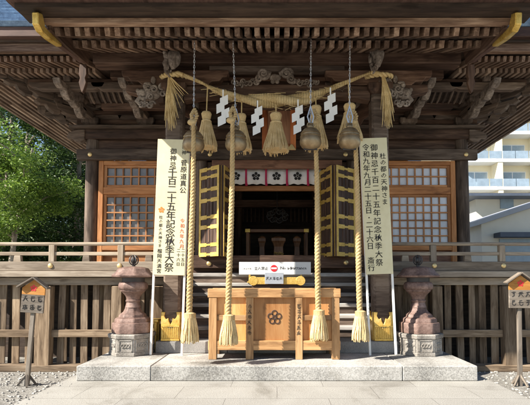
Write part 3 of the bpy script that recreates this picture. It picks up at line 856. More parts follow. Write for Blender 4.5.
# frog-leg strut with carved flowers at the centre
m = MB()
X0, Z0 = at(275, 78, 8.0)
for s in (-1, 1):
    m.tube([(X0 + s * .08, 7.98, Z0 + .06), (X0 + s * .2, 7.97, Z0 + .1), (X0 + s * .31, 7.98, Z0 + .02), (X0 + s * .36, 8, Z0 - .12)], [.05, .06, .05, .04], 8)
    curl(m, (X0 + s * .22, 7.94, Z0 + .05), .11, 1.8, .035, s=s)
    curl(m, (X0 + s * .3, 7.95, Z0 - .05), .08, 1.5, .028, s=-s)
    for k in range(8):
        q = k / 7
        curl(m, (X0 + s * (.36 + .42 * q), 7.97 + .02 * (k % 2), Z0 - .10 + .03 * math.sin(k * 2.1) - .02 * q), .055, 1.3, .02, s=(-1) ** k * s, start=k)
m.ball((X0, 7.98, Z0 + .0), .09, 10, (1.3, .6, .7))
H("carved_flower_strut", m, 'carving', smooth=True, ang=60)
# central plum blossom on the beam below
m = MB()
for k in range(5):
    a = math.pi / 2 + k * 1.2566; m.ball((X0 + math.cos(a) * .07, 7.985, Z0 - .03 + math.sin(a) * .06), .045, 8, (1, .6, 1))
H("carved_blossom", m, 'carving', smooth=True)

# porch rafters: two rows of squared ends
NR = 45
for k in range(NR):
    x = -3.42 + 6.84 * k / (NR - 1)
    z = (az(48, 7.1) + az(40.5, 7.1)) / 2
    m = MB(); m.bar((x, 7.1, z), (x, 8.25, z + .50), .085, .115); H("base_rafter", m, 'rafter')
    z2 = (az(36.2, 6.5) + az(27.5, 6.5)) / 2
    m = MB(); m.bar((x, 6.5, z2), (x, 7.6, z2 + .565), .08, .12); H("flying_rafter", m, 'rafter')
zz = az(40.3, 7.1)
H("rafter_batten", bx(-3.45, 3.45, 7.06, 7.16, zz + .012, zz + .065), 'interior', bevel=.005)
def sloped_board(y0, z0, y1, z1, name, mat, X=3.5, t=.02):
    m = MB(); m.prism([(y0, z0), (y1, z1), (y1, z1 + t), (y0, z0 + t)], 'x', -X, X); return H(name, m, mat)
z2t = az(27.5, 6.5)
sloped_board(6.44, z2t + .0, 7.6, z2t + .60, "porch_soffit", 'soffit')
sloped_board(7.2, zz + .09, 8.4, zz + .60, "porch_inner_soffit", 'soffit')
zy = az(25.5, 6.4)
H("eave_edge_board", bx(-3.56, 3.56, 6.34, 6.45, zy, zy + .09), 'rafter', bevel=.01)
H("eave_edge_layer", bx(-3.85, 3.85, 6.1, 6.5, zy + .093, zy + .16), 'interior')
m = MB()
m.prism([(5.22, zy + .27), (5.6, zy + .22), (6.1, zy + .163), (6.5, zy + .2), (7.5, 6.12), (8.4, 6.5), (9.2, 6.65), (9.2, 8.1), (5.18, 5.80)], 'x', -3.95, 3.95)  # front edge added beyond the rafters, above the view, to cast shade
H("extended_porch_roof", m, 'fascia')
m = MB()
for k in range(22):
    y = 5.14 + k * .19; z = 5.82 + (y - 5.18) * .575
    m.bar((0, y, z + .02), (0, y + .2, z + .02 + .2 * .575), 7.94, .03)
H("porch_copper_roof", m, 'copper')  # sheeting follows the added front overhang
# bargeboards with gilt tips
for s in (-1, 1):
    X = s * 3.575
    bz = [at(a, b, c)[1] for a, b, c in ((33, 13, 6.17), (34, 25, 6.19), (38, 33, 6.3), (47, 40.5, 6.54), (58, 47, 6.86), (80, 62, 7.64))]
    lowf = list(zip((6.15, 6.17, 6.28, 6.53, 6.86), bz))
    topf = [(6.86, bz[4] + .12), (6.5, bz[3] + .11), (6.36, bz[2] + .13), (6.27, bz[0] + .05)]
    g = MB(); g.prism(lowf + topf, 'x', X - .05, X + .05)
    bb = MB(); bb.prism([(6.84, bz[4] + .004), (7.2, (bz[4] + bz[5]) / 2), (7.68, bz[5]), (7.68, bz[5] + .13), (7.2, (bz[4] + bz[5]) / 2 + .12), (6.84, bz[4] + .11)], 'x', X - .05, X + .05)
    bk = MB(); bk.prism([(6.4, 5.38), (6.9, 5.40), (7.7, 5.5), (7.9, 6.2), (7.2, 5.98), (6.4, 5.56)], 'x', min(X - s * .11, X - s * .06), max(X - s * .11, X - s * .06)); H("bargeboard_backing", bk, 'hall')
    o = H("bargeboard", bb, 'fascia', bevel=.01)
    obj("gilt_tip", g, M['gold'], o, bevel=.012)
    m = MB()
    for k in range(5):
        curl(m, (0, 0, 0), .05, 1.2, .014)
    pn = MB(); pr = [(-.06, 0), (.06, 0), (.075, -.18), (.05, -.26), (.07, -.34), (.03, -.48), (0, -.54), (-.03, -.48), (-.07, -.34), (-.05, -.26), (-.075, -.18)]
    zc = 5.5
    pn.prism([(X * .995 + u, zc + v) for u, v in pr], 'y', 7.68, 7.76)
    H("bargeboard_pendant", pn, 'hall', bevel=.01)
# ------------------------------------------------------------------ fences under the veranda and railings on it
def fence(s):
    side = "sunlit left" if s < 0 else "shaded right"
    t = thing("slat_fence", ("weathered upright slat fence in sunlight under the veranda below the dark paned window" if s < 0
              else "weathered upright slat fence in shade under the veranda below the pale paned window"), "fence", (s * 4.6, 8.5, -.2))
    for X in (2.3, 3.1, 4.52, 5.9, 7.1):
        w = .29 if X == 4.52 else .2
        obj("post", bx(s * X - w / 2, s * X + w / 2, 8.33, 8.5, -.2, az(286, 8.42)), M['fence'], t, bevel=.012)
    zr = az(333.5, 8.4)
    obj("rail", bx(min(s * 2.1, s * 7.2), max(s * 2.1, s * 7.2), 8.40, 8.47, zr - .07, zr + .07), M['fence'], t, bevel=.006)
    obj("sill", bx(min(s * 2.1, s * 7.2), max(s * 2.1, s * 7.2), 8.3, 8.55, -.2, -.08), M['fence'], t, bevel=.01)
    x = 2.2
    while x < 7.1:
        w = random.uniform(.115, .15); tilt = random.uniform(-.012, .012)
        m = MB(); y = 8.52 + random.uniform(-.004, .012)
        m.bar((s * x + tilt, y, -.1 + random.uniform(0, .03)), (s * x - tilt, y, az(284, 8.5)), .024, w, up=(1, 0, 0))
        obj("slat", m, M['fence'], t, bevel=.003)
        x += w + random.uniform(.075, .125)
    x = 2.26
    while x < 7.1:
        m = MB(); w = random.uniform(.09, .14)
        m.bar((s * x, 8.86, -.2), (s * x + random.uniform(-.02, .02), 8.86, 1.55), .024, w, up=(1, 0, 0))
        obj("rear_slat", m, M['fence'], t); x += random.uniform(.27, .45)
fence(-1); fence(1)
def railing(s):
    t = thing("veranda_railing", "grey timber veranda railing with brass studs before the " + ("dark paned lattice window" if s < 0 else "pale paned lattice window"), "railing", (s * 4.6, 8.4, FL))
    a, b = min(s * 1.98, s * 7.2), max(s * 1.98, s * 7.2)
    Y = 8.4
    zt = (az(242, Y) + az(245.5, Y)) / 2
    m = MB(); m.tube([(a - .0, Y, zt), ((a + b) / 2, Y, zt - .006), (b, Y, zt)], .036, 10); obj("top_rail", m, M['rail'], t, smooth=True)
    zm = (az(252, Y) + az(255.5, Y)) / 2
    obj("middle_rail", bx(a, b, Y - .03, Y + .03, zm - .035, zm + .035), M['rail'], t, bevel=.008)
    zb1, zb0 = az(261.5, Y - .07), az(271, Y - .07)
    beam = obj("base_beam", bx(a, b, Y - .07, Y + .07, FL + .013, zb1), M['rail'], t, bevel=.012)
    for X in (3.05, 4.39, 5.73, 7.0, 2.05):
        obj("post", bx(s * X - .055, s * X + .055, Y - .05, Y + .05, zb1, zt - .03), M['rail'], t, bevel=.006)
        m = MB(); m.ball((s * X, Y - .075, (zb0 + zb1) / 2 + .01), .05, 14, (1, .5, 1)); obj("stud", m, M['stud'], t, smooth=True)
    for X in (2.5, 3.72, 5.06, 6.4):
        m = MB(); m.prism([(s * X - .075, zb1), (s * X + .075, zb1), (s * X + .06, zm - .036), (s * X - .06, zm - .036)], 'y', Y - .04, Y + .04); obj("strut", m, M['rail'], t, bevel=.006)
railing(-1); railing(1)

# ------------------------------------------------------------------ offering box
BX0, BX1, BY = ax(209, 7.25, 320), ax(339.5, 7.25, 320), 7.25
box = thing("offering_box", "large pale wooden offering box with plum blossom crest standing before the shrine steps", "offering box", ((BX0 + BX1) / 2, 7.52, .231))
zT, zT0 = az(288.5, BY), az(297.5, BY)
BD = .56
def B(name, mb, mat='hinoki', **k): return obj(name, mb, M[mat], box, **k)
B("top_rail", bx(BX0 - .02, BX1 + .02, BY - .035, BY + .075, zT0, zT), bevel=.008)
B("top_rail", bx(BX0 - .02, BX1 + .02, BY + BD - .06, BY + BD + .04, zT0, zT), bevel=.008)
for X in (BX0, BX1 - .11): B("side_rail", bx(X, X + .11, BY + .077, BY + BD - .062, zT0, zT - .004), bevel=.006)
m = MB()
for k in range(7):
    y = BY + .12 + (BD - .24) * k / 6
    m.lathe([(.035, 0), (.035, .0)], (0, 0, 0), 4) if False else m.bar((BX0 + .11, y, zT - .05), (BX1 - .11, y, zT - .05), .035, .035, up=(0, .7, .7))
B("coin_grille", m)
for i, (a, b) in enumerate(((209, 217), (246, 253.5), (295.5, 302.5), (331.5, 339.5))):
    xa, xb = ax(a, BY, 320), ax(b, BY, 320)
    p = B("post", bx(xa, xb, BY - .028, BY + .08, .231, zT0 - .002), bevel=.006)
    if i in (1, 2):
        m = MB(); xc = (xa + xb) / 2
        for q in range(6): pseudo(m, xc + random.uniform(-.006, .006), zT0 - .15 - q * .088, .075, BY - .0305)      # brush-written column, illegible in the photograph
        obj("brush_writing", m, M['ink'], p)
for X in (BX0, BX1 - .11): B("post", bx(X, X + .11, BY + BD - .05, BY + BD + .03, .231, zT0 - .002), bevel=.006)
zm1, zm0 = az(315, BY), az(320.5, BY); zb1, zb0 = az(340.5, BY), az(350, BY)
B("bottom_rail", bx(BX0 - .01, BX1 + .01, BY - .018, BY + .06, zb0, zb1), bevel=.006)
for a, b in ((217, 246), (302.5, 331.5)):
    B("middle_rail", bx(ax(a, BY, 320), ax(b, BY, 320), BY - .008, BY + .05, zm0, zm1), bevel=.005)
for a, b in ((217, 246), (253.5, 295.5), (302.5, 331.5)):
    B("front_panel", bx(ax(a, BY, 320) - .005, ax(b, BY, 320) + .005, BY + .03, BY + .05, zb1 - .01, zT0 + .01), 'hinoki_panel')
for X in (BX0 + .02, BX1 - .05): B("side_panel", bx(X, X + .03, BY + .08, BY + BD - .05, zb0, zT0), 'hinoki_panel')
B("back_panel", bx(BX0 + .11, BX1 - .11, BY + BD - .03, BY + BD - .01, zb0, zT0), 'hinoki_panel')
B("bottom_board", bx(BX0 + .05, BX1 - .05, BY + .06, BY + BD - .04, zb0 + .02, zb0 + .05))
m = MB(); cX, cZ = at(274.5, 317.5, BY)
def ring(m, c, r, tr, y, n=18): m.tube([(c[0] + math.cos(2 * math.pi * i / n) * r, y, c[1] + math.sin(2 * math.pi * i / n) * r) for i in range(n + 1)], tr, 6)
for k in range(5):
    a = math.pi / 2 + k * 2 * math.pi / 5
    ring(m, (cX + math.cos(a) * .073, cZ + math.sin(a) * .073), .043, .010, BY + .028)
ring(m, (cX, cZ), .026, .010, BY + .026)
for k in range(5):
    a = -math.pi / 2 + k * 2 * math.pi / 5
    m.tube([(cX + math.cos(a) * .03, BY + .026, cZ + math.sin(a) * .03), (cX + math.cos(a) * .09, BY + .026, cZ + math.sin(a) * .09)], .006, 5)
B("plum_crest", m, 'door', smooth=True)

# plaque bar lying on the back of the box
Y = BY + BD - .04
t = thing("ledge_plaque", "golden yellow round ended bar with a small grey plate on the offering box", "plaque", (0, Y, zT))
m = MB()
za, zc = az(276, Y), az(285.5, Y); zm = (za + zc) / 2; hh = (za - zc) / 2
for a, b, sgn in ((249, 268, -1), (281, 305, 1)):
    xa, xb = ax(a, Y), ax(b, Y)
    pts = [(xa, zm - hh * .7), (xb, zm - hh * .7), (xb, zm + hh * .7), (xa, zm + hh * .7)]
    e = xa if sgn < 0 else xb
    m = MB()
    m.prism([(xa + (hh if sgn < 0 else 0), zm - hh * .75), (xb - (hh if sgn > 0 else 0), zm - hh * .75), (xb - (hh if sgn > 0 else 0), zm + hh * .75), (xa + (hh if sgn < 0 else 0), zm + hh * .75)], 'y', Y - .03, Y + .0)
    m.prism([(e - sgn * hh + math.cos(q) * hh, zm + math.sin(q) * hh) for q in [2 * math.pi * i / 20 for i in range(20)]], 'y', Y - .034, Y + .004)
    obj("yellow_bar", m, M['goldpaint'], t, bevel=.004)
obj("backing_bar", bx(ax(252, Y), ax(302, Y), Y + .006, Y + .03, zT, za - .02), M['interior'], t)
pl = obj("grey_plate", bx(ax(265, Y - .05), ax(283.5, Y - .05), Y - .06, Y - .037, az(284, Y - .05), az(272.5, Y - .05)), M['grey_plate'], t, bevel=.004)
m = MB(); random.seed(5)
for k in range(5):
    x = ax(267.5 + k * 3.3, Y - .06); z = az(278.5, Y - .06)
    pseudo(m, x, z, .055, Y - .062)
obj("writing", m, M['ink'], pl)

# no admittance board on the upper step
Y = 9.42
t = thing("no_admittance_sign", "long white board reading No admittance with red no entry disc before the doorway", "sign", (ax(275, Y), Y, 1.49))
x0, x1, z0, z1 = ax(239.5, Y), ax(310.5, Y), az(274.5, Y), az(262, Y)
bd = obj("sign_board", bx(x0, x1, Y - .015, Y + .015, z0, z1), M['paper'], t, bevel=.003)
m = MB(); zc = (z0 + z1) / 2; k = Y - .019
for tx, px_, dz_, sz in (("これより先", 246.8, -.01, .043), ("立入禁止", 261.3, 0, .078), ("No admittance", 293.3, 0, .098)):
    m = MB(); m.line(tx, (ax(px_, Y), k, zc + dz_), (1, 0, 0), (0, 0, -1), sz, .98); obj("lettering", m, M['ink'], bd)
m = MB(); cx = ax(274, Y); n = 28; r = .075
m.prism([(cx + math.cos(2 * math.pi * i / n) * r, zc + math.sin(2 * math.pi * i / n) * r) for i in range(n)], 'y', Y - .02, Y - .0155)
dsc = obj("no_entry_disc", m, M['red'], bd)
obj("white_bar", bx(cx - .06, cx + .06, Y - .023, Y - .0205, zc - .017, zc + .017), M['paper'], dsc)
for px in (250, 301):
    X = ax(px, Y); m = MB(); m.box(X - .02, X + .02, Y - .012, Y + .012, 1.52, z0); m.box(X - .05, X + .05, Y - .1, Y + .1, 1.492, 1.52)
    obj("foot", m, M['goldpaint'], t, bevel=.004)

# ------------------------------------------------------------------ altar table and stands inside
Y = 11.6
t = thing("altar_table", "brown railed altar stand with brass corners inside the dark doorway", "altar table", (0, Y, zt1))
za, zb = az(231, Y), az(226.5, Y)
x0, x1 = ax(248, Y), ax(306, Y)
obj("table_top", bx(x0 - .05, x1 + .05, Y - .1, Y + .4, az(232.5, Y), az(229.5, Y)), M['table'], t, bevel=.006)
for X in (x0, x1):
    for yy_ in (Y - .06, Y + .34): obj("leg", bx(X - .04, X + .04, yy_ - .04, yy_ + .04, zt1, az(232.7, Y)), M['table'], t, bevel=.005)
    m = MB(); zc_ = az(231, Y); m.box(X - .07, X + .07, Y - .12, Y - .04, zc_ - .05, zc_ + .05); obj("brass_corner", m, M['gold'], t, bevel=.008)
for px, w, nm, lab in ((262, .11, "offering_stand", "slim brown offering stand left of the carved box under the altar table"), (278.5, .2, "offering_chest", "carved golden brown chest in the middle under the altar table"), (297, .11, "offering_stand", "slim brown offering stand right of the carved box under the altar table")):
    X = ax(px, Y)
    t = thing(nm, lab, "stand" if w < .15 else "chest", (X, Y + .12, zt1), "offering stands" if w < .15 else None)
    zt_ = az(238, Y)
    m = MB(); m.lathe([(w * 1.25, 0), (w * 1.3, .05), (w * .95, .09), (w * .85, (zt_ - zt1) * .6), (w * 1.1, (zt_ - zt1) * .78), (w * 1.35, (zt_ - zt1) * .86), (w * 1.35, zt_ - zt1)], (X, Y + .12, zt1), 4, rot=math.pi / 4)
    obj("body", m, M['table'], t, bevel=.005)
    m = MB(); m.lathe([(w * .7, 0), (w * .8, .03), (w * .2, .07)], (X, Y + .12, zt_), 12); obj("lid", m, M['table'], t, smooth=True)
    if w > .15:
        m = MB()
        for q in range(4): curl(m, (X - .09 + .06 * q, Y - .09, zt1 + .16), .04, 1.2, .012, s=(-1) ** q)
        obj("carved_front", m, M['goldpaint'], t, smooth=True)
t = thing("hanging_ornament", "dark spreading metal ornament hanging inside above the altar table", "ornament", (ax(277, 12.0), 12.0, az(222, 12)))
m = MB()
for k in range(14):
    a = k * .45; X, Z = at(277 + math.cos(a) * 8, 216 + math.sin(a) * 4.5, 12.0); curl(m, (X, 12.0, Z), .09, 1.3, .018, s=(-1) ** k)
m.tube([(ax(277, 12), 12, az(214, 12)), (ax(277, 12), 12, 4.9)], .012, 6)
obj("scroll_work", m, M['lantern_dark'], t, smooth=True)

# framed name tablet hanging under the eave
Y = 9.35
zt_, zb_ = az(96, Y), az(150, Y)
x0, x1 = ax(262, Y), ax(296, Y)
t = thing("name_tablet", "tall vermilion framed tablet hanging above the door behind the thick straw rope", "tablet", ((x0 + x1) / 2, Y, zb_))
fr = MB()
fr.box(x0, x0 + .12, Y - .05, Y + .03, zb_, zt_); fr.box(x1 - .12, x1, Y - .05, Y + .03, zb_, zt_)
fr.box(x0 + .122, x1 - .122, Y - .045, Y + .025, zt_ - .12, zt_); fr.box(x0 + .122, x1 - .122, Y - .045, Y + .025, zb_, zb_ + .12)
obj("frame", fr, M['vermilion'], t, bevel=.012)
obj("panel", bx(x0 + .1, x1 - .1, Y - .01, Y + .015, zb_ + .1, zt_ - .1), M['lintel'], t)
for px in (266.5, 291.5):
    X = ax(px, Y); m = MB(); m.prism([(X - .1, zb_ - .02), (X + .1, zb_ - .02), (X + .02, zb_ + .1), (X - .02, zb_ + .1)], 'y', Y - .09, Y - .052); obj("gilt_bracket", m, M['stud'], t, bevel=.006)

# ------------------------------------------------------------------ sacred straw rope, tassels, paper streamers
YR = 7.82
t = thing("shimenawa_rope", "thick twisted straw rope swagged between the porch pillars, thickest in the middle", "straw rope", (0, YR, 4.9))
pp = [(183, 75), (193, 79), (203, 83.5), (214, 89.5), (226, 94.5), (240, 98.5), (256, 100.5), (276, 101), (296, 100), (308, 98.5), (322, 93), (336, 86.5), (350, 81), (361, 76.5), (371, 72.5)]
path = []
for i, (a, b) in enumerate(pp):
    q = 1 - abs(i - 7) / 7.0
    X, Z = at(a, b, YR - .12 * q); path.append((X, YR - .12 * q, Z))
def fat(tt): return .28 + .72 * max(0, math.sin(math.pi * min(1, max(0, (tt - .12) / .76)))) ** 1.5
m = MB()
m.strands(path, .048, .084, k=2, turns=2.4, n=12, steps=120, taper=fat)
main = obj("twisted_body", m, M['straw_wrapped'], t, smooth=True, ang=80)
m = MB()
for k in range(40):                           # binding turns and stray straws on the body
    tt = random.uniform(.2, .8); i = min(len(path) - 2, int(tt * (len(path) - 1))); a = Vector(path[i]).lerp(Vector(path[i + 1]), tt * (len(path) - 1) - i)
    r = .13 * fat(tt)
    an = random.uniform(0, 6.28)
    m.tube([a + Vector((0, math.cos(an) * r, math.sin(an) * r)), a + Vector((random.uniform(-.12, .12), math.cos(an) * r * 1.15, math.sin(an) * r * 1.15 - .01)), a + Vector((random.uniform(-.25, .25), math.cos(an) * r * 1.3, math.sin(an) * r * 1.3 - .03))], .004, 4)
obj("stray_straw", m, M['straw'], main, stuff=True)
for s in (-1, 1):                             # loops round the pillars and hanging ends
    X = s * PX
    m = MB()
    z = az(74, 7.9)
    pts = []
    for i in range(25):
        a = 2 * math.pi * i / 24; pts.append((X + math.sin(a) * .27, PY - math.cos(a) * .28, z - .10 * (1 + math.cos(a)) / 2 + .05))
    m.strands(pts, .024, .027, k=2, turns=10, n=7, steps=90)
    m.tube([pts[0], (X + s * -.1, YR, z - .02), path[0] if s < 0 else path[-1]], .04, 8)
    obj("pillar_loop", m, M['straw'], t, smooth=True, ang=80)
    m = MB()
    px0, py0 = (169.5, 76) if s < 0 else (382.5, 73)
    for k in range(95):
        if s < 0: ex, ey = random.gauss(171.5, 3.4), random.uniform(108, 131)
        else: ex, ey = random.gauss(387.5, 2.6), random.uniform(108, 129)
        if s < 0 and k % 9 == 0: ex += random.uniform(4, 11); ey -= random.uniform(5, 18)
        mid = ((px0 + ex) / 2 + random.uniform(-1.2, 1.2) + (1.5 if s > 0 else -1), (py0 + ey) / 2)
        ya, yb, yc = 7.85, 7.78 + random.uniform(-.06, .05), 7.76 + random.uniform(-.1, .08)
        A = at(px0 + random.uniform(-1, 1), py0, ya); B_ = at(*mid, yb); C_ = at(ex, ey, yc)
        m.tube([(A[0], ya, A[1]), (B_[0], yb, B_[1]), (C_[0], yc, C_[1])], [.012, .011, .004], 4)
    obj("hanging_end", m, M['straw'], t)

def straw_tassel(px, py0, py1, w, label, Y=7.68):
    """cord, bound head and a flared skirt of straws"""
    X, zt_ = at(px, py0, Y); zb_ = az(py1, Y)
    h = zt_ - zb_; r = w / 2 / F * Y
    t = thing("straw_tassel", label, "tassel", (X, Y, zb_), "straw tassels hanging from the thick rope")
    m = MB()
    i = min(range(len(pp)), key=lambda q: abs(pp[q][0] - px)); zr = path[i][2]
    m.tube([(X, Y, zt_ - .02), (X, (Y + path[i][1]) / 2, (zt_ + zr) / 2), (X, path[i][1], zr - .03)], .011, 6)
    obj("cord", m, M['straw'], t)
    m = MB(); m.lathe([(.02, h), (r * .42, h * .985), (r * .5, h * .94), (r * .42, h * .83), (r * .36, h * .78), (r * .5, h * .74), (r * .44, h * .68)], (X, Y, zb_), 18, wob=lambda a, z: .06 * math.sin(a * 9)); obj("bound_head", m, M['hemp'], t, smooth=True)
    m = MB()
    m.lathe([(r * .42, h * .72), (r * .6, h * .45), (r * .82, h * .18), (r * .9, h * .02)], (X, Y, zb_), 20)
    for k in range(90):
        a = random.uniform(0, 6.28); q = random.uniform(.9, 1.06); b = a + random.uniform(-.12, .12)
        e = random.uniform(-.08, .07) * h
        P = [(r * .42, h * .72, a), (r * .64 * q, h * .42, a * .6 + b * .4), (r * q * .92, h * .14, b), (r * q, e, b)]
        m.tube([(X + rr * math.cos(g), Y + rr * math.sin(g), zb_ + zz_) for rr, zz_, g in P], [.012, .014, .013, .008], 4)
    obj("straw_skirt", m, M['hemp'], t)
straw_tassel(206.5, 112, 148, 21, "pale straw tassel hanging just right of the leftmost brass bell")
straw_tassel(241.5, 114, 150, 20, "pale straw tassel half hidden behind the second brass bell from the left")
straw_tassel(276, 113, 151, 25, "pale straw tassel in front of the vermilion framed tablet")
straw_tassel(316, 106, 147, 23, "pale straw tassel behind the third brass bell from the left")
straw_tassel(349.5, 104, 140, 25, "pale straw tassel behind the rightmost brass bell")

def shide(px, py0, py1, w, label, Y=7.62, lean=0):
    X, z1_ = at(px, py0, Y); z0_ = az(py1, Y)
    m = MB(); n = 4; h = (z1_ - z0_) / (n + .45); ww = w / F * Y * .62
    vs = []
    for k in range(n):
        off = (-1) ** k * ww * .27 + (k - 1.5) * .014
        za = z1_ - h * k; zb = za - h * 1.42
        yk = Y - .006 * k; sl = ww * .30
        m.prism([(X + off - ww * .5, za - sl), (X + off + ww * .5, za + sl * .6), (X + off + ww * .52, zb + sl * .6), (X + off - ww * .48, zb - sl)], 'y', yk - .002, yk)
    m.box(X - .012, X + .012, Y + .002, Y + .008, z1_ - .03, z1_ + .12)
    o = obj("paper_streamer", m, M['paper'])
    tag(o, label, "paper streamer", "white zigzag paper streamers on the straw rope")
shide(223, 96, 125, 13, "white zigzag paper streamer between the first and second bells from the left")
shide(257.5, 107, 134, 12.5, "white zigzag paper streamer left of the vermilion framed tablet")
shide(298, 106, 133, 12.5, "white zigzag paper streamer right of the vermilion framed tablet")
shide(330.5, 94, 122, 13, "white zigzag paper streamer between the third and rightmost bells")

# ------------------------------------------------------------------ bells and bell ropes
def bell(px, py, ctop, label, d=21.5, Y=6.98):
    X, Z = at(px, py, Y); r = d / 2 / F * Y
    t = thing("brass_bell", label, "bell", (X, Y, Z - r), "round brass bells under the porch eave")
    prof = [(.02, 1.0), (.30, .99), (.62, .86), (.80, .66), (.84, .50), (.93, .47), (.95, .40), (.88, .36), (.88, .22), (.97, .19), (.99, .12), (.93, .08), (.97, -.05), (1.03, -.3), (1.0, -.55), (.86, -.8), (.6, -.96), (.3, -1.03), (.02, -1.04)]
    m = MB(); m.lathe([(a * r, b * r) for a, b in prof][::-1], (X, Y, Z), 32); b = obj("bell_shell", m, M['bell'], t, smooth=True, ang=50)
    m = MB(); m.bar((X - r * .62, Y, Z - r * .9), (X + r * .62, Y, Z - r * .9), .03, .07); obj("slot", m, M['lantern_dark'], b)
    m = MB(); m.ball((X, Y, Z + r * 1.1), .05, 10, (1, 1, 1.2))
    ring(m, (X, Z + r * 1.28), .05, .013, Y); obj("crown_ring", m, M['bell'], b, smooth=True)
    # chain of alternating links up to the rafters
    xt, ztop = at(px if not isinstance(ctop, tuple) else ctop[0], ctop[1] if isinstance(ctop, tuple) else ctop, Y)
    z0_ = Z + r * 1.45
    m = MB(); n = int((ztop - z0_) / .046)
    for k in range(n):
        q = (k + .5) / n; zc_ = z0_ + (ztop - z0_) * q; xc = X + (xt - X) * q
        pts = []
        for i in range(9):
            a = 2 * math.pi * i / 8; u, w_ = math.cos(a) * .011, math.sin(a) * .030
            pts.append((xc + (u if k % 2 else 0), Y + (0 if k % 2 else u), zc_ + w_))
        m.tube(pts, .005, 5, caps=False)
    obj("chain", m, M['chain'], t, smooth=True, ang=80)
    # strap shackle hanging over the bell: two steel legs
    m = MB(); m.tube([(X, Y - .02, z0_ + .28), (X - .05, Y - .03, z0_ + .1), (X - .02, Y - .03, z0_), (X + .03, Y - .03, z0_), (X + .05, Y - .03, z0_ + .1), (X, Y - .02, z0_ + .28)], .012, 6); obj("shackle", m, M['chain'], t, smooth=True)
    return X, Z, r
def bell_rope(pxt, pyt, pxb, pyk, pyb, w, label, Y=6.78, knot=True):
    X0_, Z0_ = at(pxt, pyt, Y); X1_, Zk = at(pxb, pyk, Y); Zb = az(pyb, Y)
    t = thing("bell_rope", label, "bell rope", (X1_, Y, Zb), "twisted bell ropes with tassels")
    m = MB()
    path_ = [(X0_ + (X1_ - X0_) * q + .012 * math.sin(q * 5), Y, Z0_ + (Zk - Z0_) * q) for q in [i / 12 for i in range(13)]]
    turns = (Z0_ - Zk) / .17
    m.strands(path_, .0225, .028, k=3, turns=turns, n=7, steps=int(turns * 9), taper=lambda q: .72 + .3 * min(1, q * 1.6))
    for q in range(150):                         # loose hemp fibres standing off the lay
        u = random.random(); z_ = Z0_ + (Zk - Z0_) * u; xx = X0_ + (X1_ - X0_) * u; an = random.uniform(0, 6.28); rr = .043 * (.72 + .3 * min(1, u * 1.6))
        d_ = Vector((math.cos(an), math.sin(an), 0))
        a_ = Vector((xx, Y, z_)) + d_ * rr; m.tube([a_, a_ + d_ * random.uniform(.006, .018) + Vector((0, 0, random.uniform(-.04, .02)))], [.0022, .001], 3)
    rp = obj("twisted_rope", m, M['rope'], t, smooth=True, ang=80)
    # knot at the bell
    m = MB(); m.ball((X0_ - .03, Y + .01, Z0_ + .03), .058, 12, (1.25, .9, .9))
    m.strands([(X0_, Y, Z0_ + .02), (X0_ - .04, Y + .02, Z0_ + .15), (X0_, Y + .1, Z0_ + .28), (X0_ + .045, Y + .05, Z0_ + .15), (X0_ + .01, Y, Z0_ + .02)], .016, .019, k=2, turns=6, n=6, steps=40)
    obj("knot", m, M['rope'], rp, smooth=True, ang=80)
    r = w / 2 / F * Y; h = Zk - Zb; px_seed = pxb
    m = MB(); m.lathe([(.03, h + .02), (r * .6, h), (r * .66, h * .93), (r * .6, h * .86), (r * .62, h * .82)][::-1], (X1_, Y, Zb), 18); obj("tassel_head", m, M['hemp'], t, smooth=True)
    m = MB()
    for k in range(5): ring_z = Zb + h * (.84 + .035 * k); m.tube([(X1_ + math.cos(2 * math.pi * i / 16) * r * .65, Y + math.sin(2 * math.pi * i / 16) * r * .65, ring_z) for i in range(17)], .009, 5)
    obj("binding", m, M['rope'], t)
    m = MB(); m.lathe([(r * .6, h * .86), (r * .78, h * .5), (r * .9, h * .2), (r * .93, h * .05)], (X1_, Y, Zb), 24, wob=lambda a, z: .05 * math.sin(a * 5 + px_seed) + .03 * math.sin(a * 9))
    for k in range(110):
        a = random.uniform(0, 6.28); b = a + random.gauss(0, .13); q = random.uniform(.86, 1.09); e = random.uniform(-.07, .06) * h
        m.tube([(X1_ + rr * math.cos(g), Y + rr * math.sin(g), Zb + zz_) for rr, zz_, g in ((r * .6, h * .87, a), (r * .8 * q, h * .5, a), (r * .95 * q, h * .2, b), (r * q, e, b))], [.010, .012, .011, .008], 4)
    obj("tassel_skirt", m, M['hemp'], t)
bell(193.5, 141.5, (194.5, 41), "brass bell over the top corner of the board with orange emblem")
bell(236, 141, (233, 41), "second brass bell from the left, hanging in front of a straw tassel")
bell(310.5, 138.5, (311, 40), "third brass bell from the left, just right of the vermilion tablet")
bell(349.5, 138.5, (350, 41), "brass bell beside the top of the narrower board without emblem")
bell_rope(193.5, 124, 190, 313, 341, 16.5, "twisted bell rope between the emblem board and the offering box")
bell_rope(232.5, 122, 229, 315, 343, 17, "twisted bell rope hanging in front of the left end of the offering box")
bell_rope(315, 124, 319, 310, 339, 16.3, "twisted bell rope hanging in front of the right end of the offering box", Y=7.14)
bell_rope(354.5, 124, 360.5, 311, 339.5, 15.8, "twisted bell rope between the offering box and the narrower board", Y=7.14)

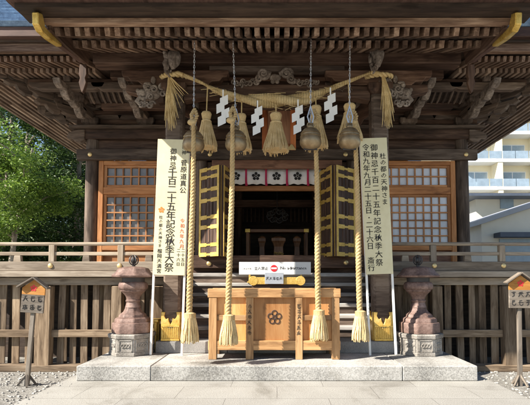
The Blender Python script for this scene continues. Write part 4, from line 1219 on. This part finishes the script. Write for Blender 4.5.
# ------------------------------------------------------------------ tall sign boards
def sign_board(xb, Y, zt_, zb_, w, tilt, label, columns, emblem=None, pole_x=None):
    t = thing("sign_board", label, "sign board", (xb, Y, .232))
    b = obj("board", bx(xb - w / 2, xb + w / 2, Y - .012, Y + .012, zb_, zt_), M['board'], t, bevel=.003)
    for u in (-w / 2 + .012, w / 2 - .012):
        obj("pole", bx(xb + u - .019, xb + u + .019, Y + .0135, Y + .05, .232, zt_ - .05), M['whitewood'], t, bevel=.003)
    k = Y - .0155
    for txt, u, v0, pitch, size, ink in columns:
        m = MB(); m.text(txt, (xb + u, k, zt_ - v0), (1, 0, 0), (0, 0, -1), size, pitch); obj("lettering", m, M[ink], b)
    if emblem:
        m = MB(); plum(m, (xb + emblem[0], zt_ - emblem[1]), .058, k); obj("plum_emblem", m, M['orangeink'], b)
    t.rotation_euler = (0, tilt, 0)
p = 7.6 / F                                    # metres per photograph pixel at the boards
Y = 7.62
sign_board(-1.95, Y, az(139.5, Y), az(275, Y), 32.3 * p, R(1.4),
    "tall cream festival board with large black characters and an orange plum emblem",
    [("千百二十五年記念秋季大祭", 0 * p, 34 * p, 8.75 * p, 9.6 * p, 'ink'), ("御神忌", 0 * p, 12.5 * p, 7 * p, 6.8 * p, 'ink'),
     ("祭神", 11 * p, 8 * p, 5.5 * p, 5 * p, 'ink'), ("菅原道真公", 11.2 * p, 24 * p, 7 * p, 6.8 * p, 'ink'),
     ("令和九年九月", 11.8 * p, 83 * p, 5.2 * p, 4.6 * p, 'redink'), ("二十五日", 13.5 * p, 113 * p, 4.6 * p, 4.0 * p, 'ink'), ("二十六日", 9.0 * p, 113 * p, 4.6 * p, 4.0 * p, 'ink'),
     ("杜の都の天神さま", -10 * p, 80 * p, 4.1 * p, 3.9 * p, 'ink'), ("榴岡天満宮", -10 * p, 114 * p, 5.0 * p, 4.8 * p, 'ink')],
    emblem=(-9.8 * p, 72.5 * p))
sign_board(1.868, Y, az(138, Y), az(274, Y), 27.2 * p, R(-2.0),
    "tall narrower cream board with three columns of black characters and no emblem",
    [("杜の都の天神さま", 8.6 * p, 19 * p, 6.7 * p, 6.4 * p, 'ink'), ("御神忌千百二十五年記念秋季大祭", 0 * p, 10 * p, 8.35 * p, 7.6 * p, 'ink'),
     ("令和九年九月二十五日・二十六日 斎行", -8.2 * p, 9.5 * p, 7.2 * p, 7.2 * p, 'ink')])

# small gabled notices on single posts at both ends
def notice(px, py_peak, Y, lean, label, seed, xfoot):
    X = ax(px, Y)
    t = thing("notice_post", label, "notice sign", (xfoot, Y, -.2))
    zp = az(py_peak, Y); w = .19
    zb_ = zp - .60
    m = MB(); m.box(xfoot - .035, xfoot + .035, Y - .0, Y + .05, -.2, zb_ + .3); obj("post", m, M['notice'], t, bevel=.005)
    m = MB()
    for a in (0.4, 2.0, 3.6, 5.2): m.bar((xfoot, Y + .025, .0), (xfoot + math.cos(a) * .14, Y + .025 + math.sin(a) * .14, -.19), .03, .03)
    obj("foot", m, M['notice'], t)
    b = obj("board", bx(xfoot - w, xfoot + w, Y - .03, Y - .002, zb_, zp - .30), M['notice'], t, bevel=.004)
    m = MB(); m.prism([(xfoot - w, zp - .298), (xfoot + w, zp - .298), (xfoot + w, zp - .19), (xfoot, zp - .05), (xfoot - w, zp - .19)], 'y', Y - .028, Y - .003); top = obj("amber_top", m, M['noticetop'], t)
    m = MB(); plum(m, (xfoot, zp - .19), .058, Y - .031); obj("red_emblem", m, M['red'], top)
    m = MB()
    for s in (-1, 1): m.bar((xfoot, Y - .03, zp - .012), (xfoot + s * .255, Y - .03, zp - .185), .12, .025)
    obj("roof", m, M['notice'], t, bevel=.004)
    random.seed(seed); m = MB()
    for r_ in range(2):
        for k in range(3): pseudo(m, xfoot - .12 + .12 * k, zp - .37 - .14 * r_, .095, Y - .032)
    obj("brush_writing", m, M['ink'], b)
    t.rotation_euler = (0, lean, 0)
notice(28, 276.5, 7.2, R(3.4), "small gabled wooden notice on a post before the sunlit slat fence", 3, ax(26, 7.2, 384))
notice(514, 272, 7.2, R(.9), "small gabled wooden notice on a post before the shaded slat fence", 4, ax(515.5, 7.2))

# ------------------------------------------------------------------ pedestal urns on granite bases
def urn(x, y, label):
    g = thing("granite_base", label.replace("reddish bronze urn with lid", "octagonal granite base") , "stone base", (x, y, .232), "granite bases of the bronze urns")
    rot = math.pi / 8; z0_ = .232
    m = MB(); m.lathe([(.40, 0), (.40, .05), (.385, .06), (.385, .29), (.41, .30), (.42, .36), (.40, .375)], (x, y, z0_), 8, rot=rot)
    b = obj("stone_body", m, M['basestone'], g, bevel=.006)
    m = MB()
    for k in range(8):
        a = 2 * math.pi * k / 8 - math.pi / 2; ap = .385 * math.cos(math.pi / 8)
        c = Vector((x + math.cos(a) * ap, y + math.sin(a) * ap, z0_ + .175)); r_ = Vector((-math.sin(a), math.cos(a), 0))
        for u in (-.11, .11): m.bar(c + r_ * u + Vector((0, 0, -.1)), c + r_ * u + Vector((0, 0, .1)), .02, .022)
        for v in (-.1, .1): m.bar(c + r_ * -.12 + Vector((0, 0, v)), c + r_ * .12 + Vector((0, 0, v)), .022, .02)
        for q in range(3):
            n = Vector((math.cos(a), math.sin(a), 0)); cc = c + r_ * (-.05 + .05 * q) + n * .006
            pts = [cc + r_ * (math.cos(i * .6) * .035 * (1 - i / 16)) + Vector((0, 0, math.sin(i * .6) * .045 * (1 - i / 16))) for i in range(13)]
            m.tube(pts, .011, 5)
    obj("carved_panel", m, M['basestone'], b)
    t = thing("bronze_urn", label, "urn", (x, y, z0_ + .376), "bronze urns on granite bases")
    zz0 = z0_ + .376
    def Z(py): return az(py, y - .1) - zz0
    lobe = lambda a, z: .9 * (.955 / math.cos(((a - rot) % (math.pi / 4)) - math.pi / 8) - 1)
    m = MB(); m.lathe([(.33, 0), (.345, .008), (.347, Z(323.5)), (.34, Z(322.4)), (.305, Z(321.8)), (.30, Z(319)), (.285, Z(318)), (.238, Z(317)), (.23, Z(315)), (.21, Z(313.8)), (.165, Z(312)), (.142, Z(309.5)), (.128, Z(307))], (x, y, zz0), 64, wob=lobe)
    obj("stepped_foot", m, M['lantern'], t, smooth=True, ang=50)
    m = MB(); m.lathe([(.14, Z(307.5)), (.126, Z(305)), (.114, Z(302.4)), (.128, Z(301.6)), (.13, Z(300.4)), (.114, Z(299.6)), (.12, Z(297.5)), (.145, Z(295)), (.19, Z(292.4)), (.215, Z(291.2)), (.22, Z(289.8))], (x, y, zz0), 32)
    obj("waist", m, M['lantern'], t, smooth=True)
    m = MB(); m.lathe([(0.219, Z(290)), (0.244, Z(289)), (0.253, Z(287)), (0.251, Z(285)), (0.237, Z(283)), (0.214, Z(282)), (0.177, Z(281.5))], (x, y, zz0 + .002), 64, wob=lobe)
    obj("bowl", m, M['lantern'], t, smooth=True, ang=50)
    m = MB(); m.lathe([(.20, Z(281.8)), (.20, Z(276.5))], (x, y, zz0), 20); obj("neck", m, M['lantern_dark'], t, smooth=True)
    m = MB(); m.lathe([(.2, Z(277.5)), (.36, Z(277)), (.37, Z(275.6)), (.345, Z(274.2)), (.30, Z(272)), (.275, Z(269.5)), (.25, Z(268)), (.14, Z(266.6)), (.05, Z(266.2))], (x, y, zz0), 64, wob=lobe); lid = obj("lid", m, M['lantern'], t, smooth=True, ang=50)
    m = MB()
    m.tube([(x, y, zz0 + Z(266.5)), (x, y, zz0 + Z(262))], .03, 10); m.ball((x, y, zz0 + Z(260)), .062, 12)
    for k in range(4):
        a = k * math.pi / 4; pts = [(x + math.cos(a) * math.cos(i * math.pi / 8) * .085, y + math.sin(a) * math.cos(i * math.pi / 8) * .085, zz0 + Z(260) + math.sin(i * math.pi / 8) * .09) for i in range(17)]
        m.tube(pts, .009, 5)
    obj("finial", m, M['lantern_dark'], lid, smooth=True)
urn(ax(132.5, 7.86, 335), 7.86, "sunlit reddish bronze urn with lid beside the board with orange emblem")
urn(ax(419, 7.86, 335), 7.86, "partly shaded reddish bronze urn with lid before the shaded slat fence")

t = thing("gilt_stand", "low golden openwork stand between the emblem board and the sunlit urn", "stand", (ax(150, 8.12), 8.12, .232))
x0, x1, z1_ = ax(144, 8.1), ax(159.5, 8.1), az(319, 8.1)
for X in (x0, x1 - .05):
    for y_ in (8.02, 8.2): obj("leg", bx(X, X + .05, y_, y_ + .05, .232, z1_ - .05), M['gold'], t, bevel=.006)
obj("top_board", bx(x0 - .03, x1 + .03, 8.0, 8.27, z1_ - .048, z1_), M['gold'], t, bevel=.006)
for zz_ in (.3, .52): obj("cross_rail", bx(x0 + .052, x1 - .052, 8.03, 8.06, zz_, zz_ + .06), M['gold'], t, bevel=.004)
m = MB()
for q in range(3): curl(m, (x0 + .08 + .06 * q, 8.05, .45), .035, 1.2, .012, s=(-1) ** q)
obj("scroll_work", m, M['gold'], t, smooth=True)

# ------------------------------------------------------------------ trees on the left
def tree(x, y, h, cr, label, mat, n=5200, leaf=.13, trunk_r=.16, lean=(0, 0), seed=1, base=-.2, crown0=.3):
    rnd = random.Random(seed)
    t = thing("leafy_tree", label, "tree", (x, y, base), "trees behind the left veranda")
    m = MB()
    tp = [(x + lean[0] * q * h + .15 * math.sin(q * 4 + seed), y + lean[1] * q * h, base + h * .8 * q) for q in [i / 8 for i in range(9)]]
    m.tube(tp, [trunk_r * (1 - .75 * i / 8) for i in range(9)], 9)
    clumps = []
    for k in range(16):
        q = rnd.uniform(crown0, .95); b = Vector(tp[min(8, int(q * 8))]); a = rnd.uniform(0, 6.28)
        L = cr * rnd.uniform(.45, 1.0) * (1.1 - .5 * q)
        e = b + Vector((math.cos(a) * L, math.sin(a) * L, rnd.uniform(.1, .5) * L + .2))
        mid = b.lerp(e, .5) + Vector((0, 0, .12 * L))
        m.tube([b, mid, e], [trunk_r * .32, trunk_r * .2, .015], 5)
        for w in (.45, .75, 1.0):
            c = b.lerp(e, w) + Vector((rnd.gauss(0, .25), rnd.gauss(0, .25), rnd.gauss(0, .2)))
            clumps.append((c, rnd.uniform(.5, .95) * cr * .36))
    obj("trunk", m, M['bark'], t, smooth=True)
    f = MB()
    for k in range(n):
        c, r = clumps[rnd.randrange(len(clumps))]
        d = Vector((rnd.gauss(0, 1), rnd.gauss(0, 1), rnd.gauss(0, .75))).normalized() * r * rnd.uniform(.25, 1.0) ** .5
        d.z *= .7
        p_ = c + d
        u = Vector((rnd.gauss(0, 1), rnd.gauss(0, 1), rnd.gauss(0, .5))).normalized(); v = u.cross(Vector((rnd.gauss(0, 1), rnd.gauss(0, 1), rnd.gauss(0, 1)))).normalized()
        s_ = leaf * rnd.uniform(.6, 1.25); g = (rnd.random(), 0, 0)
        f.add([p_ - u * s_, p_ - v * s_ * .42, p_ + u * s_, p_ + v * s_ * .42], [(0, 1, 2, 3)], [g] * 4)
    obj("foliage", f, M[mat], t)
tree(-9.35, 15.0, 8.0, 2.3, "bright green tree with slender pale leaning trunk nearest the veranda", 'leaf_sunlit', 22000, .058, .13, (.075, 0), 3, crown0=.5)
tree(-8.6, 18.5, 11.5, 3.0, "mid green tree standing close behind the hall pillar", 'leaf', 20000, .085, .2, (-.02, 0), 5, crown0=.08)
tree(-11.4, 18.0, 11.5, 3.2, "dark green tree behind the slender pale trunk", 'leaf', 20000, .085, .22, (.02, 0), 8, crown0=.1)
tree(-13.6, 15.5, 10.5, 3.0, "broad green tree standing furthest from the hall", 'leaf', 15000, .085, .2, (0, 0), 11, crown0=.15)
tree(-10.8, 23.5, 16, 4.4, "tall dark tree in the background row nearest the hall", 'leaf', 22000, .12, .25, (0, 0), 14, crown0=.04)
tree(-16.0, 24.0, 15, 4.4, "tall dark tree in the background row away from the hall", 'leaf', 17000, .13, .25, (0, 0), 17, crown0=.05)
tree(-13.5, 28.0, 19, 5.4, "tallest dark tree furthest back between the background trunks", 'leaf', 20000, .15, .3, (0, 0), 19, crown0=.02)
tree(-12.6, 21.0, 14, 3.6, "full dark green tree filling the gap above the bright one", 'leaf', 22000, .10, .22, (.01, 0), 23, crown0=.3)
def hedge(x0, x1, y, h, d, label, seed):
    rnd = random.Random(seed); f = MB()
    for k in range(9000):
        x = rnd.uniform(x0, x1); top = h * (1 + .12 * mnoise.noise((x * .8, seed, 0)))
        z = -.2 + top * rnd.random() ** .7; yy_ = y + rnd.uniform(-d, d) * .5
        u = Vector((rnd.gauss(0, 1), rnd.gauss(0, 1), rnd.gauss(0, .6))).normalized(); v = u.cross(Vector((rnd.gauss(0, 1), rnd.gauss(0, 1), rnd.gauss(0, 1)))).normalized()
        s_ = .12 * rnd.uniform(.6, 1.2); p_ = Vector((x, yy_, z)); g = (rnd.random() * .7, 0, 0)
        f.add([p_ - u * s_, p_ - v * s_ * .45, p_ + u * s_, p_ + v * s_ * .45], [(0, 1, 2, 3)], [g] * 4)
    o = obj("hedge", f, M['leaf']); tag(o, label, "hedge")
hedge(-17, -6.2, 17.2, 3.0, 1.4, "dense dark hedge below the trees on the left", 2)

# ------------------------------------------------------------------ neighbours on the right
ap = thing("apartment_building", "cream apartment block with white balconies behind the right eave", "building", (30, 50, -.2))
AX0, AX1, AY = 19.0, 44.0, 46.0
obj("wall", bx(AX0, AX1, AY, AY + 10, -.2, 24), M['cream_stucco'], ap)
fh = 2.95
z_ref = az(191, AY) - 3 * fh
for k in range(8):
    z = z_ref + k * fh
    if z < 0 or z > 22: continue
    b = obj("balcony", bx(AX0 + .4, AX1, AY - 1.5, AY + .0, z - .18, z), M['balcony'], ap)
    obj("parapet", bx(AX0 + .4, AX1, AY - 1.5, AY - 1.42, z, z + .18), M['balcony'], b)
    m = MB()
    for i in range(18): m.box(AX0 + .5 + i * 1.4, AX0 + .5 + i * 1.4 + 1.3, AY - 1.48, AY - 1.45, z + .2, z + 1.0)
    obj("balcony_glass", m, M['bglass'], b)
    for i in range(6):
        x = AX0 + .9 + i * 4.1
        w = obj("window", bx(x, x + 2.9, AY - .04, AY - .003, z + .02, z + 2.1), M['balcony'], ap)
        obj("pane", bx(x + .1, x + 1.4, AY - .05, AY - .041, z + .1, z + 2.0), M['bglass'], w)
        obj("pane", bx(x + 1.5, x + 2.8, AY - .05, AY - .041, z + .1, z + 2.0), M['bglass'], w)
    for i in range(5):
        x = AX0 + 4.2 + i * 4.1
        obj("partition_pier", bx(x, x + .5, AY - 1.46, AY - .001, z + .0, z + fh - .19), M['cream_stucco'], b)
nh = thing("neighbour_house", "pale house with thin dark blue hipped roof beyond the right veranda", "house", (14, 24, -.2))
NY = 22.0
nx0 = ax(476, NY)
zr_ = az(196, NY)
obj("wall", bx(nx0 + .4, nx0 + 14, NY + .9, NY + 9, -.2, zr_), M['pale_stucco'], nh)
m = MB()
m.prism([(nx0 - .6, zr_), (nx0 + 15, zr_), (nx0 + 15, zr_ + .18), (nx0 + 13, zr_ + 1.2), (nx0 + 3, zr_ + 1.2), (nx0 - .6, zr_ + .18)], 'y', NY, NY + 10)
obj("roof", bx(nx0 - .4, nx0 + 15, NY - .1, NY + 10, zr_, zr_ + .14), M['slate'], nh)
m = MB(); q = zr_ + .14
m.add([(nx0 - .4, NY - .1, q), (nx0 + 15, NY - .1, q), (nx0 + 15, NY + 10, q), (nx0 - .4, NY + 10, q), (nx0 + 4, NY + 4.5, q + .45), (nx0 + 11, NY + 4.5, q + .45)], [(0, 1, 5, 4), (1, 2, 5), (2, 3, 4, 5), (3, 0, 4)])
obj("roof_slope", m, M['slate'], nh)
m = MB(); X, Z = at(507, 203, NY + .85); m.box(X - .35, X + .35, NY + .84, NY + .9, Z - .3, Z + .3); w = obj("window", m, M['bglass'], nh)
GY = 16.0
gx = ax(474, GY)
gh = thing("garage", "low white outbuilding with grey sloping sheet roof beyond the right railing", "outbuilding", (gx + 3, GY + 2, -.2))
m = MB(); za, zb = az(226, GY), az(213, GY) + 1.0
m.prism([(gx, za), (gx + 4.6, za + 1.5), (gx + 4.6, za + 1.68), (gx, za + .17)], 'y', GY - .3, GY + 5)
obj("roof", m, M['greyroof'], gh)
m = MB(); m.prism([(gx + .25, -.2), (gx + 4.4, -.2), (gx + 4.4, za + 1.42), (gx + .25, za + .07)], 'y', GY, GY + 4.8); obj("wall", m, M['pale_stucco'], gh)
obj("door_hood", bx(gx + .7, gx + 3.6, GY - .5, GY - .002, az(238, GY), az(233.5, GY)), M['slate'], gh)
obj("door", bx(gx + .9, gx + 3.4, GY - .03, GY - .003, -.2, az(239, GY)), M['bglass'], gh)
def car(x, y):
    t = thing("parked_car", "dark blue car parked beyond the right railing by the white outbuilding", "car", (x, y, -.2))
    pr = [(-2.0, .35), (-2.05, .7), (-1.9, .92), (-1.2, 1.0), (-.6, 1.45), (.7, 1.5), (1.4, 1.05), (1.95, .9), (2.05, .6), (2.0, .35)]
    m = MB(); m.prism([(x + u, -.2 + v) for u, v in pr], 'y', y - .82, y + .82); b = obj("body", m, M['car'], t, bevel=.06)
    m = MB(); m.prism([(x + u, -.2 + v) for u, v in ((-1.05, 1.03), (-.55, 1.4), (.62, 1.44), (1.2, 1.06))], 'y', y - .835, y + .835); obj("side_window", m, M['carglass'], t)
    for u in (-1.3, 1.3):
        for s in (-1, 1):
            m = MB(); m.tube([(x + u, y + s * .66, .12), (x + u, y + s * .86, .12)], .32, 20); wq = obj("wheel", m, M['tyre'], t, smooth=True)
            m = MB(); m.tube([(x + u, y + s * .862, .12), (x + u, y + s * .875, .12)], .19, 14); obj("rim", m, M['chain'], wq, smooth=True)
    for s in (-1, 1):
        m = MB(); m.ball((x - 2.03, y + s * .6, .52), .1, 8, (.4, 1, .7)); obj("headlight", m, M['paper'], t, smooth=True)
car(ax(487, 13.0) + .6, 13.0)
